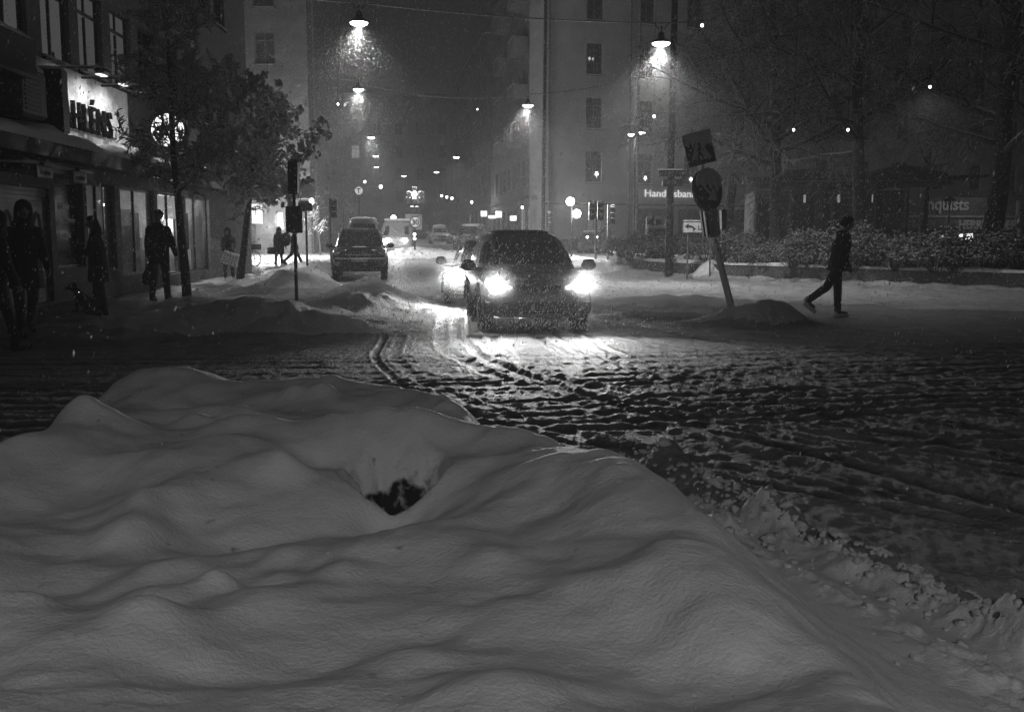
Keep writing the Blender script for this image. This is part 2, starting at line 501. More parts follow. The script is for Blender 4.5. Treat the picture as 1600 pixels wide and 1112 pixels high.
def terrain(x, y):
    """returns height, dirt, zone (0 road, 1 pavement, 2 snow bank)"""
    z = .0175 * np.where(y > 33, (y - 33) ** 2 / (np.abs(y - 33) + 8), 0)
    kx = np.interp(y, KERB_D, KERB_X) + .25 * fbm(x * .8, y * .8, 5)
    dk = kx - x                                            # >0 on the left pavement
    # right-hand square behind the side street
    rk = poly_sdf(x, y, [(3.6, 46), (4.6, 39), (13.6, 26.6), (60, 22), (60, 220), (-4.0, 220), (.8, 64)])
    pv = np.maximum(sstep(-.35, .3, dk), sstep(-.4, .4, rk))
    z = z + pv * .13
    # trodden lumps on the pavement
    lump = fbm(x * 2.3, y * 1.9, 11, 4, .55)
    z = z + pv * lump * .09
    # ruts on the road
    fadefar = 1 / (1 + (np.maximum(y, 0) / 26) ** 2)
    a1 = R(66)                                             # towards lower right
    warp = .5 * fbm(x * .45, y * .45, 31, 3)
    u1 = (x * math.cos(a1) + y * math.sin(a1)); v1 = (-x * math.sin(a1) + y * math.cos(a1))
    cx = x + .035 * (y - 15.5) ** 2 * np.sign(15.5 - y) * -.35
    diag_u = x * .43 - y * .90; diag_v = x * .90 + y * .43
    def ridged(u_, v_, sd):
        r = 0; a_ = 1.0
        for i in range(4):
            r = r + a_ * (.5 - 2 * np.abs(vnoise(u_ * 2 ** i + 5.7 * i, v_ * 1.7 ** i + 3.1 * i, sd + i))); a_ *= .55
        return r * .55
    A = ridged(diag_v * 6.5 + warp * .35, diag_u * .16 + warp * .15, 41)
    B = ridged(x * .40 + warp * .2, y * 6.8 + warp * 1.3, 51)
    wA = sstep(-.8, 1.6, x + (12 - y) * -.16 + 1.1 * warp)
    wA = wA * sstep(20, 10, y) + (x > -1) * sstep(12, 24, y) * .0
    far = sstep(13.5, 19, y)
    C = fbm(x * 2.6 + warp, y * .35, 61, 4, .6)
    K = ridged(x * 5.6 + warp, y * 3.6 + warp, 57)
    rut = (A * .95 * wA + B * .32 * (1 - wA) + .42 * K) * (1 - far) + C * far
    fine = fbm(x * 7.0, y * 5.0, 71, 4, .6)
    ridge = .5 - np.abs(rut)
    rd = (1 - pv)
    amp = (.0125 * (1 - far) + .030 * far)
    mid = np.exp(-((x - .4) / 4.0) ** 2 - ((y - 9.5) / 3.2) ** 2)
    th, td = track_field(x, y)
    z = z + rd * th * (1 + .8 * vnoise(x * 6, y * 6, 77))
    z = z + rd * (rut * amp * (1 + .3 * mid) + (fine + .8 * fbm(x * 16, y * 10, 73, 2)) * .010 * (1 + .6 * mid) * (1 - .5 * far))
    # ploughed crumbly ridge along the near bank, right of it a lower one
    def seg(px0, py0, px1, py1):
        ex, ey = px1 - px0, py1 - py0
        t = np.clip(((x - px0) * ex + (y - py0) * ey) / (ex * ex + ey * ey), 0, 1)
        return np.hypot(x - px0 - t * ex, y - py0 - t * ey)
    w = .12 * fbm(x * 1.4, y * 1.4, 81)
    crumb = fbm(x * 11, y * 11, 83, 4, .65) + .5 * fbm(x * 4, y * 4, 87, 2)
    for (s0, hh, rr) in (((.7, 7.0, 1.0, 6.2), .08, .14), ((1.0, 6.2, 1.3, 4.86), .13, .15), ((1.3, 4.86, 1.85, 3.3), .14, .16), ((1.85, 3.3, 2.9, 1.2), .14, .17), ((.55, 5.6, .95, 4.4), .07, .12), ((.95, 4.4, 1.6, 2.6), .07, .13)):
        d = seg(*s0) + w
        k = np.exp(-(d / rr) ** 2)
        z = z + k * (hh * .85 + crumb * .036)
    zone = np.where(pv > .5, 1, 0)
    dirt = rd * np.clip(.16 - .9 * A * wA * (1 - far) - .3 * rut + .55 * td + .35 * fine, 0, 1)
    dirt = dirt + pv * np.clip(.25 - lump, 0, 1) * .5
    # foreground bank
    wob = .10 * fbm(x * .9 + 3, y * .9, 91, 3) + .05 * fbm(x * 3, y * 3, 95, 3)
    d = poly_sdf(x, y, BANK) + wob
    wx = x + .30 * fbm(x * .8, y * .8, 101, 2); wy = y + .30 * fbm(x * .8 + 7, y * .8, 103, 2)
    top = .56 + .09 * np.exp(-((d - .18) / .26) ** 2) + .12 * fbm(wx * 1.0, wy * 1.3, 107, 2) + .075 * fbm(wx * 2.3 + .5 * wy, wy * 2.9 - wx * .9, 109, 3, .42) + .010 * fbm(wx * 7, wy * 7, 113, 3)
    top = top - .15 * sstep(2.25, 1.5, y) * sstep(.1, .7, x)
    # drift waves running across
    wv = wy * .86 - wx * .72 + .34 * fbm(wx * 1.0, wy * 1.0, 111, 2)
    wave = np.sin(wv * 8.6) * .5 + .5
    top = top + .022 * wave ** 1.8 * sstep(.1, .7, d) * sstep(4.6, 3.2, y) * (.6 + .8 * vnoise(x * 1.2, y * 1.6, 115))
    # lumps left by the shovel, snowed over
    for (bx, by, rx, ry, h) in ((-1.75, 5.45, .7, .30, .07), (-.22, 5.02, .22, .16, .09), (-.95, 5.25, .4, .2, .04), (-.50, 4.24, .50, .15, .15), (-1.15, 3.9, .35, .14, .07), (-.05, 3.75, .3, .2, .04),
                                (-1.22, 3.15, .11, .13, .11), (-1.32, 3.05, .2, .1, .04), (-.93, 2.52, .13, .09, .07), (-.84, 2.25, .12, .09, .07), (-1.55, 4.7, .5, .12, .07), (-1.75, 4.25, .3, .12, .06), (-1.5, 3.75, .22, .1, .05),
                                (-.9, 3.65, .14, .1, .07), (-.05, 2.5, .45, .16, .04), (.15, 1.95, .35, .12, .03), (-2.0, 4.1, .2, .25, .05), (.5, 4.1, .22, .16, .10), (.72, 3.5, .26, .2, .10), (.2, 4.6, .2, .14, .06), (.1, 4.15, .16, .12, .06), (-2.3, 4.95, .4, .5, -.15), (-2.1, 4.4, .3, .3, -.05)):
        top = top + h * np.exp(-(((x - bx) / rx) ** 2 + ((y - by) / ry) ** 2))
    rgb = random.Random(17)
    for i in range(34):
        bx, by = rgb.uniform(-2.0, .1), rgb.uniform(1.6, 5.2); rr_ = rgb.uniform(.07, .19); hb = rgb.uniform(.03, .075) * (1.1 if bx < -.7 else .5)
        if abs(bx + .43) < .4 and abs(by - 3.7) < .55: continue
        top = top + hb * np.exp(-(((x - bx) / rr_) ** 2 + ((y - by) / (rr_ * .8)) ** 2))
    top = top - .06 * np.exp(-(((x + .5) / .9) ** 2 + ((y - 3.2) / .3) ** 2))
    top = top - .13 * np.exp(-(((x + .42) / .17) ** 2 + ((y - 3.44) / .16) ** 2))
    # hole with dark soil showing at the bottom
    hx, hy = -.44, 3.74
    hr = np.hypot((x - hx) / .205 + .14 * fbm(x * 9, y * 9, 121), (y - hy) / (np.where(y > hy, .33, .21)) + .12 * fbm(x * 8 + 4, y * 8, 123))
    hole = 1 - sstep(.25, 1.1, hr)
    lip2 = 1 - sstep(.3, 1.4, np.hypot((x + .70) / .26, (y - 3.92) / .12))
    crag = fbm(x * 14, y * 14, 125, 4, .6)
    top = top - hole * (.36 + .22 * crag) - .07 * lip2 * (1 + .4 * crag)
    wide = sstep(-.9, .3, x)
    prof = (.55 + .35 * (1 - wide)) * sstep(-.46, .12, d) + (.45 * wide + .10 * (1 - wide)) * sstep(-1.35, -.1, d)
    zb = top * prof
    nb = prof > .02
    z = np.where(nb, np.maximum(z * (1 - prof) + zb, zb), z)
    dirt = dirt * (1 - np.maximum(prof, sstep(-1.6, -1.0, d)))
    dirt = dirt + sstep(.04, .36, hole + .25 * crag - .06) * .95 * (y < hy + .32) 
    zone = np.where((d > -1.25) & (wide > .2) | (d > -.45), 2, zone)
    # bumps
    for (bx, by, rx, ry, h) in BUMPS:
        q = ((x - bx) / rx) ** 2 + ((y - by) / ry) ** 2
        k = np.exp(-q * (1 + .5 * fbm(x * 1.6 + bx, y * 1.6, 131, 2)))
        z = z + k * h * (1 + .25 * fbm(x * 3, y * 3, 133, 3))
        dirt = dirt * (1 - np.clip(k * 1.6, 0, 1))
        zone = np.where((k * h > .05) & (zone != 2), 3, zone)
    return z, dirt, zone

TRACKS = []
def _mk_tracks():
    rg = random.Random(3)
    base = [[(-.6, 15), (-.3, 12), (.5, 9.6), (1.9, 7.4), (4.4, 5.2), (9, 3.2)],
            [(.9, 15), (1.1, 12.5), (2.0, 10.3), (3.8, 8.3), (7.0, 6.4), (13, 4.6)],
            [(-.9, 21), (-.8, 17), (-.5, 13.5), (.2, 10.8), (1.2, 8.4), (2.4, 6.2), (3.8, 3.6)],
            [(-14, 9.4), (-6, 9.0), (-1, 9.2), (4, 10.4), (12, 11.4)],
            [(-14, 11.2), (-6, 11.0), (0, 11.4), (6, 12.6), (14, 13.6)],
            [(-14, 7.9), (-4, 7.6), (1.2, 7.9), (5, 9.0), (13, 9.4)],
            [(.2, 30), (.6, 22), (1.4, 16), (3.2, 12.6), (8, 10.2), (16, 9)]]
    for b_ in base:
        for k in range(3):
            off = rg.uniform(-.7, .7)
            for tw in (-.72, .72):
                pts = []
                for i, p in enumerate(b_):
                    q = b_[min(i + 1, len(b_) - 1)]; r_ = b_[max(i - 1, 0)]
                    dx, dy = q[0] - r_[0], q[1] - r_[1]; l_ = math.hypot(dx, dy)
                    pts.append((p[0] - dy / l_ * (tw + off), p[1] + dx / l_ * (tw + off)))
                sm = []
                for i in range(len(pts) - 1):
                    p0 = pts[max(i - 1, 0)]; p1 = pts[i]; p2 = pts[i + 1]; p3 = pts[min(i + 2, len(pts) - 1)]
                    for j in range(5):
                        t = j / 5
                        sm.append(tuple(.5 * (2 * p1[c] + (p2[c] - p0[c]) * t + (2 * p0[c] - 5 * p1[c] + 4 * p2[c] - p3[c]) * t * t + (-p0[c] + 3 * p1[c] - 3 * p2[c] + p3[c]) * t ** 3) for c in (0, 1)))
                sm.append(pts[-1]); TRACKS.append((sm, rg.uniform(.045, .09), rg.uniform(.5, 1)))
_mk_tracks()
def track_field(x, y):
    h = np.zeros(x.shape); d_ = np.zeros(x.shape)
    m = (y < 32) & (y > 2.5) & (np.abs(x) < 15)
    xs, ys = x[m], y[m]; hs = np.zeros(xs.shape); ds = np.zeros(xs.shape)
    wx_ = xs + .07 * vnoise(xs * 1.1, ys * 1.1, 7); wy_ = ys + .07 * vnoise(xs * 1.5 + 9, ys * 1.5, 8)
    for sm, w, k in TRACKS:
        best = np.full(xs.shape, 9.0)
        for (a, b_) in zip(sm[:-1], sm[1:]):
            bx0, bx1 = min(a[0], b_[0]) - .5, max(a[0], b_[0]) + .5; by0, by1 = min(a[1], b_[1]) - .5, max(a[1], b_[1]) + .5
            s_ = (xs > bx0) & (xs < bx1) & (ys > by0) & (ys < by1)
            if not s_.any(): continue
            ex, ey = b_[0] - a[0], b_[1] - a[1]
            px_, py_ = wx_[s_] - a[0], wy_[s_] - a[1]
            t = np.clip((px_ * ex + py_ * ey) / (ex * ex + ey * ey + 1e-9), 0, 1)
            best[s_] = np.minimum(best[s_], np.hypot(px_ - t * ex, py_ - t * ey))
        g = np.exp(-(best / w) ** 4); e = np.exp(-((best - w * 1.5) / (w * .45)) ** 2)
        hs += k * (-.014 * g + .009 * e); ds = np.maximum(ds, g * k)
    h[m] = hs; d_[m] = ds
    return h, d_

def gz(x, y):
    a = terrain(np.array([float(x)]), np.array([float(y)]))
    return float(a[0][0])

def build_ground():
    NU, ND = 1200, 1300
    u = np.linspace(-.80, .80, NU)
    t = np.linspace(0, 1, ND)
    D = .6 * np.exp(t * math.log(210 / .6))
    UU, DD = np.meshgrid(u, D)
    x = UU * (DD + 1.8); y = DD
    z, dirt, zone = terrain(x, y)
    co = np.stack([x, y, z], -1).reshape(-1, 3)
    idx = np.arange(NU * ND).reshape(ND, NU)
    q = np.stack([idx[:-1, :-1], idx[:-1, 1:], idx[1:, 1:], idx[1:, :-1]], -1).reshape(-1, 4)
    zf = zone[:-1, :-1].reshape(-1)
    df = dirt.reshape(-1)
    spec = [(0, 'road', M['road']), (1, 'pavement', M['pave']), (2, 'snow_bank', M['snow']), (3, 'snow_drift', M['snow2'])]
    for k, nm, m in spec:
        sel = q[zf == k]
        used, inv = np.unique(sel, return_inverse=True)
        inv = inv.reshape(-1, 4)
        me = bpy.data.meshes.new(nm)
        me.vertices.add(len(used)); me.vertices.foreach_set('co', co[used].astype(np.float32).ravel())
        nf = len(inv)
        me.loops.add(nf * 4); me.loops.foreach_set('vertex_index', inv.astype(np.int32).ravel())
        me.polygons.add(nf); me.polygons.foreach_set('loop_start', np.arange(0, nf * 4, 4, dtype=np.int32))
        me.polygons.foreach_set('use_smooth', np.ones(nf, bool))
        me.update(calc_edges=True)
        at = me.attributes.new('dirt', 'FLOAT', 'POINT'); at.data.foreach_set('value', df[used].astype(np.float32))
        me.materials.append(m)
        o = bpy.data.objects.new(nm, me); COL.objects.link(o)
        tag(o, kind='structure')
    # wide plain sheet under everything, out to the horizon
    g = MB(); g.add([(-120, -20, -.35), (120, -20, -.35), (120, 240, -.35), (-120, 240, -.35)], [(0, 1, 2, 3)])
    tag(g.build('ground', M['snow2']), kind='structure')
build_ground()

# broken chunks thrown up by the plough along the edge of the near bank
def chunks():
    rg = random.Random(8); mb = MB()
    lines = [((.75, 7.2), (1.0, 6.2), 50, .14), ((1.0, 6.2), (1.3, 4.86), 130, .13), ((1.3, 4.86), (1.85, 3.3), 150, .14), ((1.85, 3.3), (2.7, 1.6), 60, .18), ((.8, 5.0), (1.5, 2.9), 25, .2), ((-1, 7.6), (.7, 7.1), 40, .3), ((1.5, 6.5), (4, 3.5), 60, .7)]
    for (a, b_, n, w) in lines:
        for i in range(n):
            q = rg.random(); x = a[0] + (b_[0] - a[0]) * q + rg.gauss(0, w); y = a[1] + (b_[1] - a[1]) * q + rg.gauss(0, w * .6)
            s_ = rg.uniform(.008, .02) if rg.random() < .85 else rg.uniform(.02, .038)
            if w > .25: s_ *= .55
            o = MB(); o.ball((0, 0, 0), (s_ * rg.uniform(.8, 1.5), s_ * rg.uniform(.8, 1.4), s_ * rg.uniform(.6, 1.0)), 8, 6, .38, rg.randrange(99999))
            Mx = Euler((rg.uniform(-.5, .5), rg.uniform(-.5, .5), rg.uniform(0, 6))).to_matrix()
            pos.append((x, y)); parts.append(([Mx @ Vector(v) for v in o.v], o.f, s_))
    zz = terrain(np.array([p[0] for p in pos]), np.array([p[1] for p in pos]))[0]
    for (x, y), (vs, fs, s_), z in zip(pos, parts, zz):
        mb.add([(v.x + x, v.y + y, v.z + float(z) + s_ * .05) for v in vs], fs)
    tag(mb.build('snow_chunks', M['snow2'], None, True), 'broken chunks of ploughed snow along the road edge of the near bank', 'snow chunks', kind='stuff')
pos = []; parts = []
chunks()
# ------------------------------------------------------------------ buildings (local x along wall, -y outwards, z up)
def wall_with_holes(W, H, holes, t=.25, depth=10, back=True):
    mb = MB()
    us = sorted({0, W} | {h[0] for h in holes} | {h[1] for h in holes})
    vs = sorted({-.6, H} | {h[2] for h in holes} | {h[3] for h in holes})
    for i in range(len(us) - 1):
        for j in range(len(vs) - 1):
            cu, cv = (us[i] + us[i + 1]) / 2, (vs[j] + vs[j + 1]) / 2
            if any(h[0] < cu < h[1] and h[2] < cv < h[3] for h in holes): continue
            mb.add([(us[i], 0, vs[j]), (us[i + 1], 0, vs[j]), (us[i + 1], 0, vs[j + 1]), (us[i], 0, vs[j + 1])], [(0, 1, 2, 3)])
    for (a, b, c, d) in [h[:4] for h in holes]:
        mb.add([(a, 0, c), (b, 0, c), (b, 0, d), (a, 0, d), (a, t, c), (b, t, c), (b, t, d), (a, t, d)],
               [(0, 4, 5, 1), (1, 5, 6, 2), (2, 6, 7, 3), (3, 7, 4, 0)])
    mb.add([(0, 0, -.6), (0, depth, -.6), (0, depth, H), (0, 0, H)], [(0, 1, 2, 3)])
    mb.add([(W, 0, -.6), (W, depth, -.6), (W, depth, H), (W, 0, H)], [(3, 2, 1, 0)])
    if back: mb.add([(0, depth, -.6), (W, depth, -.6), (W, depth, H), (0, depth, H)], [(3, 2, 1, 0)])
    return mb

_wcache = {}
def window(parent, a, b, c, d, t=.25, kind='cross', pane='glass', sill=True, key=None, mframe='wframe'):
    w, h = round(b - a, 3), round(d - c, 3)
    k = (w, h, kind, pane, sill, mframe)
    pm = E[pane] if pane in E else M[pane]
    if k not in _wcache:
        f = MB(); e = .055
        y = t * .6
        f.box((e / 2, y, h / 2), (e, .07, h)); f.box((w - e / 2, y, h / 2), (e, .07, h))
        f.box((w / 2, y, e / 2), (w - 2 * e, .07, e)); f.box((w / 2, y, h - e / 2), (w - 2 * e, .07, e))
        if kind in ('cross', 'mull'):
            zz = h * .72 if kind == 'cross' else h - e
            f.box((w / 2, y, zz / 2 + e / 2 if kind == 'cross' else h / 2), (.06, .06, (zz if kind == 'cross' else h) - e * 1.5))
        if kind == 'cross':
            f.box((w / 2, y, h * .75), (w - 2 * e, .065, .06))
            f.box((w / 2, y, h * .875), (.04, .055, h * .22))
        fo = f.build('window', M[mframe], parent)
        p = MB(); p.add([(e * .6, y + .02, e * .6), (w - e * .6, y + .02, e * .6), (w - e * .6, y + .02, h - e * .6), (e * .6, y + .02, h - e * .6)], [(0, 1, 2, 3)])
        po = p.build('pane', pm, fo)
        so = None
        if sill:
            s = MB(); s.box((w / 2, -.02, -.03), (w + .12, .16, .05))
            so = s.build('sill', M[mframe], fo)
            s = MB(); s.box((w / 2, -.015, .028), (w + .1, .14, .06), bev=.025)
            s2 = s.build('sill_snow', M['snow2'], fo)
            so = (so, s2)
        fo.location = (a, 0, c)
        _wcache[k] = fo
        return fo
    fo = copy_tree(_wcache[k], parent)
    fo.location = (a, 0, c)
    return fo

# ---- bank building (corner of the street and the square)
bank_a = Vector((2.05, 66)); bank_b = Vector((37.5, 80.0))
bl = (bank_b - bank_a).length; bang = math.atan2(bank_b.y - bank_a.y, bank_b.x - bank_a.x)
bz = .55
bank = empty('bank_building', (bank_a.x, bank_a.y, bz), bang,
             'pale rendered corner building with tall windows and white lit bank lettering above the ground floor', 'building')
BW, BH = 44.0, 23.0
win_u = [3.05, 6.9, 10.6, 14.3, 18.0, 21.7, 25.4, 29.1, 32.8, 36.5, 40.2]
holes = []
for u in win_u:
    for f in range(5):
        z0 = 4.55 + f * 3.5 + (0 if f else 0)
        holes.append((u, u + 1.2, z0, z0 + 2.05, f))
doors = [(3.2, 4.35, .1, 2.6), (6.6, 9.4, .9, 2.9), (10.2, 13.0, .9, 2.9), (14.0, 16.8, .9, 2.9), (17.8, 20.6, .9, 2.9), (24.5, 27.3, .9, 2.9), (28.6, 31.4, .9, 2.9)]
wb = wall_with_holes(BW, BH, holes + [d + (9,) for d in doors], .25, 2.4)
wb.build('wall', M['wall_bank'], bank)
s = MB(); s.box((BW / 2, 1.2, BH + .1), (BW + .8, 3.2, .3)); s.box((BW / 2, -.12, BH - .5), (BW + .4, .3, .5))
s.build('roof', M['wall_dark'], bank)
s = MB(); s.box((BW / 2, -.07, 3.15), (BW, .14, .14)); s.box((BW / 2, -.05, .18), (BW, .1, 1.3))
s.build('plinth', M['stone'], bank)
s = MB(); s.box((BW / 2, -.09, 3.25), (BW, .2, .07), bev=.03); s.build('ledge_snow', M['snow2'], bank)
for (a, b, c, d, f) in holes:
    window(bank, a, b, c, d, .25, 'cross', 'glass')
for i, (a, b, c, d) in enumerate(doors):
    window(bank, a, b, c, d, .25, 'mull', 'dim' if i in (0, 4) else 'glass', sill=False)
def lampglow(parent, u, z, r=.1, e='tiny', y=.06, name='window_lamp'):
    mb = MB(); mb.lathe([(r * .55, z + r * 1.1), (r, z - r * .7)], 10, (u, y, 0)); mb.lathe([(.015, z - r * .7), (.015, z - r * 2.0)], 6, (u, y, 0))
    return mb.build(name, E[e], parent)
lampglow(bank, 3.9, 5.15, .13); lampglow(bank, 7.6, 4.95, .11); lampglow(bank, 11.2, 4.95, .11); lampglow(bank, 14.9, 5.0, .14)
lampglow(bank, 3.30, 12.6, .09, 'mid'); lampglow(bank, 3.55, 12.6, .07, 'mid')
text_mesh('lettering', 'Handelsbanken', .70, E['txt'], bank, (7.45, -.08, 3.70), ext=.03, xs=1.14, bold=.0)
# panels between downpipe lines
for u in (.35, 6.25):
    pmb = MB(); pmb.tube([(u, -.12, .2), (u, -.12, BH - .6)], .07, 8)
    for z in (3, 8, 13, 18): pmb.box((u, -.06, z), (.2, .12, .08))
    pmb.build('downpipe', M['wframe'], bank)
# facade along the street, left of the corner
side_dir = Vector((-.145, 1)).normalized()
def side_building(name, x, y, z, w, h, ang, label, wm, wins, floors=5, z0=4.3, fh=3.3, ww=1.2, wh=1.9, sp=2.6, lit=(), depth=12, shop=True, bays=(), pane_lit='soft'):
    o = empty(name, (x, y, z), ang, label, 'building')
    hs = []
    nw = wins
    for i in range(nw):
        for f in range(floors):
            hs.append((1.0 + i * sp, 1.0 + i * sp + ww, z0 + f * fh, z0 + f * fh + wh, (i, f)))
    sh = []
    if shop:
        k = 0
        while .8 + k * 3.4 + 2.6 < w:
            sh.append((.8 + k * 3.4, .8 + k * 3.4 + 2.6, .35, 2.8, (k, -1))); k += 1
    wall_with_holes(w, h, hs + sh, .22, depth).build('wall', wm, o)
    r = MB(); r.box((w / 2, depth / 2, h + .12), (w + .5, depth + .6, .26)); r.box((w / 2, -.1, h - .35), (w, .26, .3)); r.build('roof', M['wall_dark'], o)
    rs = MB(); rs.box((w / 2, depth / 2, h + .3), (w + .5, depth + .6, .12)); rs.build('roof_snow', M['snow2'], o)
    b = MB(); b.box((w / 2, -.05, z0 - .75), (w, .16, .16)); b.build('string_course', wm, o)
    for (a, bb, c, d, q) in hs:
        window(o, a, bb, c, d, .22, 'cross', pane_lit if q in lit else 'glass', sill=True)
    for (a, bb, c, d, q) in sh:
        window(o, a, bb, c, d, .22, 'mull', 'soft' if q in lit else 'glass', sill=False)
    for (u, z1, wdt, n) in bays:
        for k in range(n):
            bm = MB(); bm.box((u, -.55, z1 + k * fh), (wdt, 1.1, .15)); bm.box((u, -1.07, z1 + .5 + k * fh), (wdt, .05, .85))
            for sx in (-1, 1): bm.box((u + sx * (wdt / 2 - .025), -.53, z1 + .5 + k * fh), (.05, 1.02, .85))
            bo = bm.build('balcony', wm, o)
            sm = MB(); sm.box((u, -1.07, z1 + .97 + k * fh), (wdt, .1, .08), bev=.03); sm.build('balcony_snow', M['snow2'], bo)
    return o
rang = math.atan2(-1, .145)      # facing left (towards the street) : local x runs towards the camera
def along(p, d, L): return (p[0] + d[0] * L, p[1] + d[1] * L)
# right hand side of the far street: local +x points back towards camera, faces -x
e1 = along((1.75, 69.0), side_dir, 26)
side_building('corner_apartment_building', e1[0], e1[1], .9, 26, 21, rang, 'grey apartment building with balconies stepping back along the street left of the bank corner', M['wall_far'], 9,
              lit=((7, -1), (5, -1), (6, -1), (2, 1)), bays=((20.5, 7.2, 3.2, 4), (12.0, 7.2, 3.0, 4)), depth=6.5)
e2 = along((-2.2, 96.5), side_dir, 34); 
side_building('distant_apartment_building', e2[0] - 4.3 * 0, e2[1], 1.4, 33, 19, rang, 'hazy far apartment building in the snowfall beyond the balconied one', M['wall_far'], 12, lit=((4, -1), (9, -1), (8, 2)))
lang = math.atan2(1, -.145)
side_building('street_apartment_building', -12.0, 62, .45, 34, 22, lang, 'tall dark apartment building lining the far left of the street', M['wall_far'], 12, lit=((1, -1), (3, -1), (2, -1), (6, 1), (9, 0)))
p2 = along((-12.0, 62), side_dir, 35.5)
side_building('terrace_apartment_building', p2[0] - .6, p2[1], 1.1, 40, 18, lang, 'lower far apartment building fading into the snowfall at the end of the left row', M['wall_far'], 14, lit=((2, -1), (7, -1), (5, 1)))
# cross wall left of the side street: faces the camera
cb = side_building('side_street_building', -29, 60.5, .4, 16.9, 20, 0, 'plain dark building facing the camera across the side street with a few bright shop windows', M['wall_dark'], 5, sp=3.2,
                   lit=((4, -1),), z0=4.6)
for (px, py, w_, h_) in ((401, 334, .62, 1.15), (437, 345, .36, 1.0), (405, 222, .4, 1.2), (415, 245, .7, .8)):
    q = P(px, py, 60.3) - Vector((-29, 60.5, .4))
    mb = MB(); mb.box((q.x, -.09, q.z), (w_, .08, h_)); so = mb.build('lit_panel', E['bright'] if py > 300 else E['soft'], cb)
# end of the street, closing the view in the haze
side_building('hilltop_building', -44, 150, 2.2, 60, 20, 0, 'faint wide building closing the far end of the street in the haze', M['wall_far'], 18, sp=3.2, floors=4, lit=((4, 1), (8, -1), (6, 2), (9, 0)))

# ---- shop building, near left
SH = Vector((-8.81, 8.0)); sh_ang = math.atan2(1, -.0386)
shop = empty('shop_building', (SH.x, SH.y, .1), sh_ang, 'dark shop building on the left with lit shop windows, upper windows and a snowy canopy', 'building')
def U(D): return (D - 8.0) * 1.0007
sw = 30.4
h = []
ups = []
for k, D in enumerate((10.0, 12.05, 14.1, 16.15, 18.2, 20.25, 22.15, 24.1, 26.05, 28.0, 29.95, 31.9, 33.85)):
    ups.append((U(D), U(D) + 1.42, 4.93, 6.75))
ups2 = [(a, b, 8.4, 10.2) for (a, b, c, d) in ups]
shops = [(U(17.4), U(20.2), .1, 2.35), (U(20.45), U(21.95), .75, 2.55), (U(22.15), U(23.9), .65, 2.6), (U(24.25), U(26.9), .45, 2.6),
         (U(27.1), U(29.6), .35, 2.6), (U(29.75), U(32.4), .35, 2.6)]
W_ = wall_with_holes(sw, 13.5, ups + ups2 + shops, .25, .3, back=False)
# open the interior: wall is a thin front, back volume built apart
W_.build('wall', M['wall_shop'], shop)
r = MB()
r.box((sw / 2, 6.2, 13.6), (sw + .3, 12.6, .25)); r.box((sw / 2, 12.4, 6.5), (sw, .2, 13.9)); r.box((.08, 6.3, 6.5), (.15, 12, 13.9)); r.box((sw - .08, 6.3, 6.5), (.15, 12, 13.9))
r.build('roof', M['wall_shop'], shop)
r = MB(); r.box((sw / 2, 4.4, 2.95), (sw - .4, 8, .12)); r.box((sw / 2, 4.3, .0), (sw - .4, 8, .1)); r.box((sw / 2, 4.2, 1.5), (sw - .5, .1, 2.8))
for u in (U(20.3), U(22.05), U(24.05), U(33.2)): r.box((u, 2.25, 1.5), (.1, 3.8, 2.8))
r.build('interior', mat('shop interior', .35, .6, var=.4, scale=1.5), shop)
r = MB()
rng = random.Random(5)
for i in range(24):
    u = U(24.5) + i * .33
    hh = rng.uniform(.9, 2.1)
    r.box((u, rng.uniform(.5, 1.8), hh / 2 + .1), (rng.uniform(.05, .34), .25, hh))
r.build('shop_fitting', mat('shop fittings', .12, .5, var=.6, scale=3), shop)
r = MB()
for (a, b, y, z) in ((U(24.6), U(26.6), 1.6, 2.22), (U(27.2), U(29.2), 2.0, 2.3), (U(22.6), U(23.6), 2.4, 2.2), (U(30.2), U(31.9), 1.2, 1.62)):
    r.box(((a + b) / 2, y, z), (b - a, .12, .05))
r.build('light_strip', emat('strip light', 9), shop)
r = MB(); r.box((U(31.05), 1.3, 1.05), (1.7, .05, 1.0)); r.build('display_panel', E['mid'], shop)
for i, (a, b, c, d) in enumerate(shops):
    if i == 0: continue
    window(shop, a, b, c, d, .25, 'plain' if i == 1 else 'mull', 'pane' if i > 1 else 'glass', sill=False, mframe='wblack')
for i, (a, b, c, d) in enumerate(ups):
    window(shop, a, b, c, d, .25, 'cross', 'curtain' if i in (4, 5, 6, 3, 7) else 'glass', sill=True, mframe='wblack')
for i, (a, b, c, d) in enumerate(ups2):
    window(shop, a, b, c, d, .25, 'cross', 'glass', sill=True, mframe='wblack')
# roller shutter
r = MB()
a, b, c, d = shops[0]
n = 26
for k in range(n):
    z = c + (d - c) * (k + .5) / n
    r.box(((a + b) / 2, .1, z), (b - a, .03, (d - c) / n * .86))
r.box(((a + b) / 2, .14, (c + d) / 2), (b - a, .01, d - c))
r.build('roller_shutter', mat('ribbed shutter', .12, .5, .4, var=.5, scale=3), shop)
g = MB()
for (u, w) in ((.25, .5), (.9, .42), (1.5, .5), (2.15, .4)):   # painted scribbles on the shutter
    pts = []
    for k in range(13):
        t_ = PI * k / 12
        pts.append((a + u + w / 2 - math.cos(t_) * w / 2, .078, 1.15 + math.sin(t_) * .72))
    g.tube(pts, .03, 4)
g.build('graffiti', mat('graffiti paint', .3, .7, var=.3), shop)
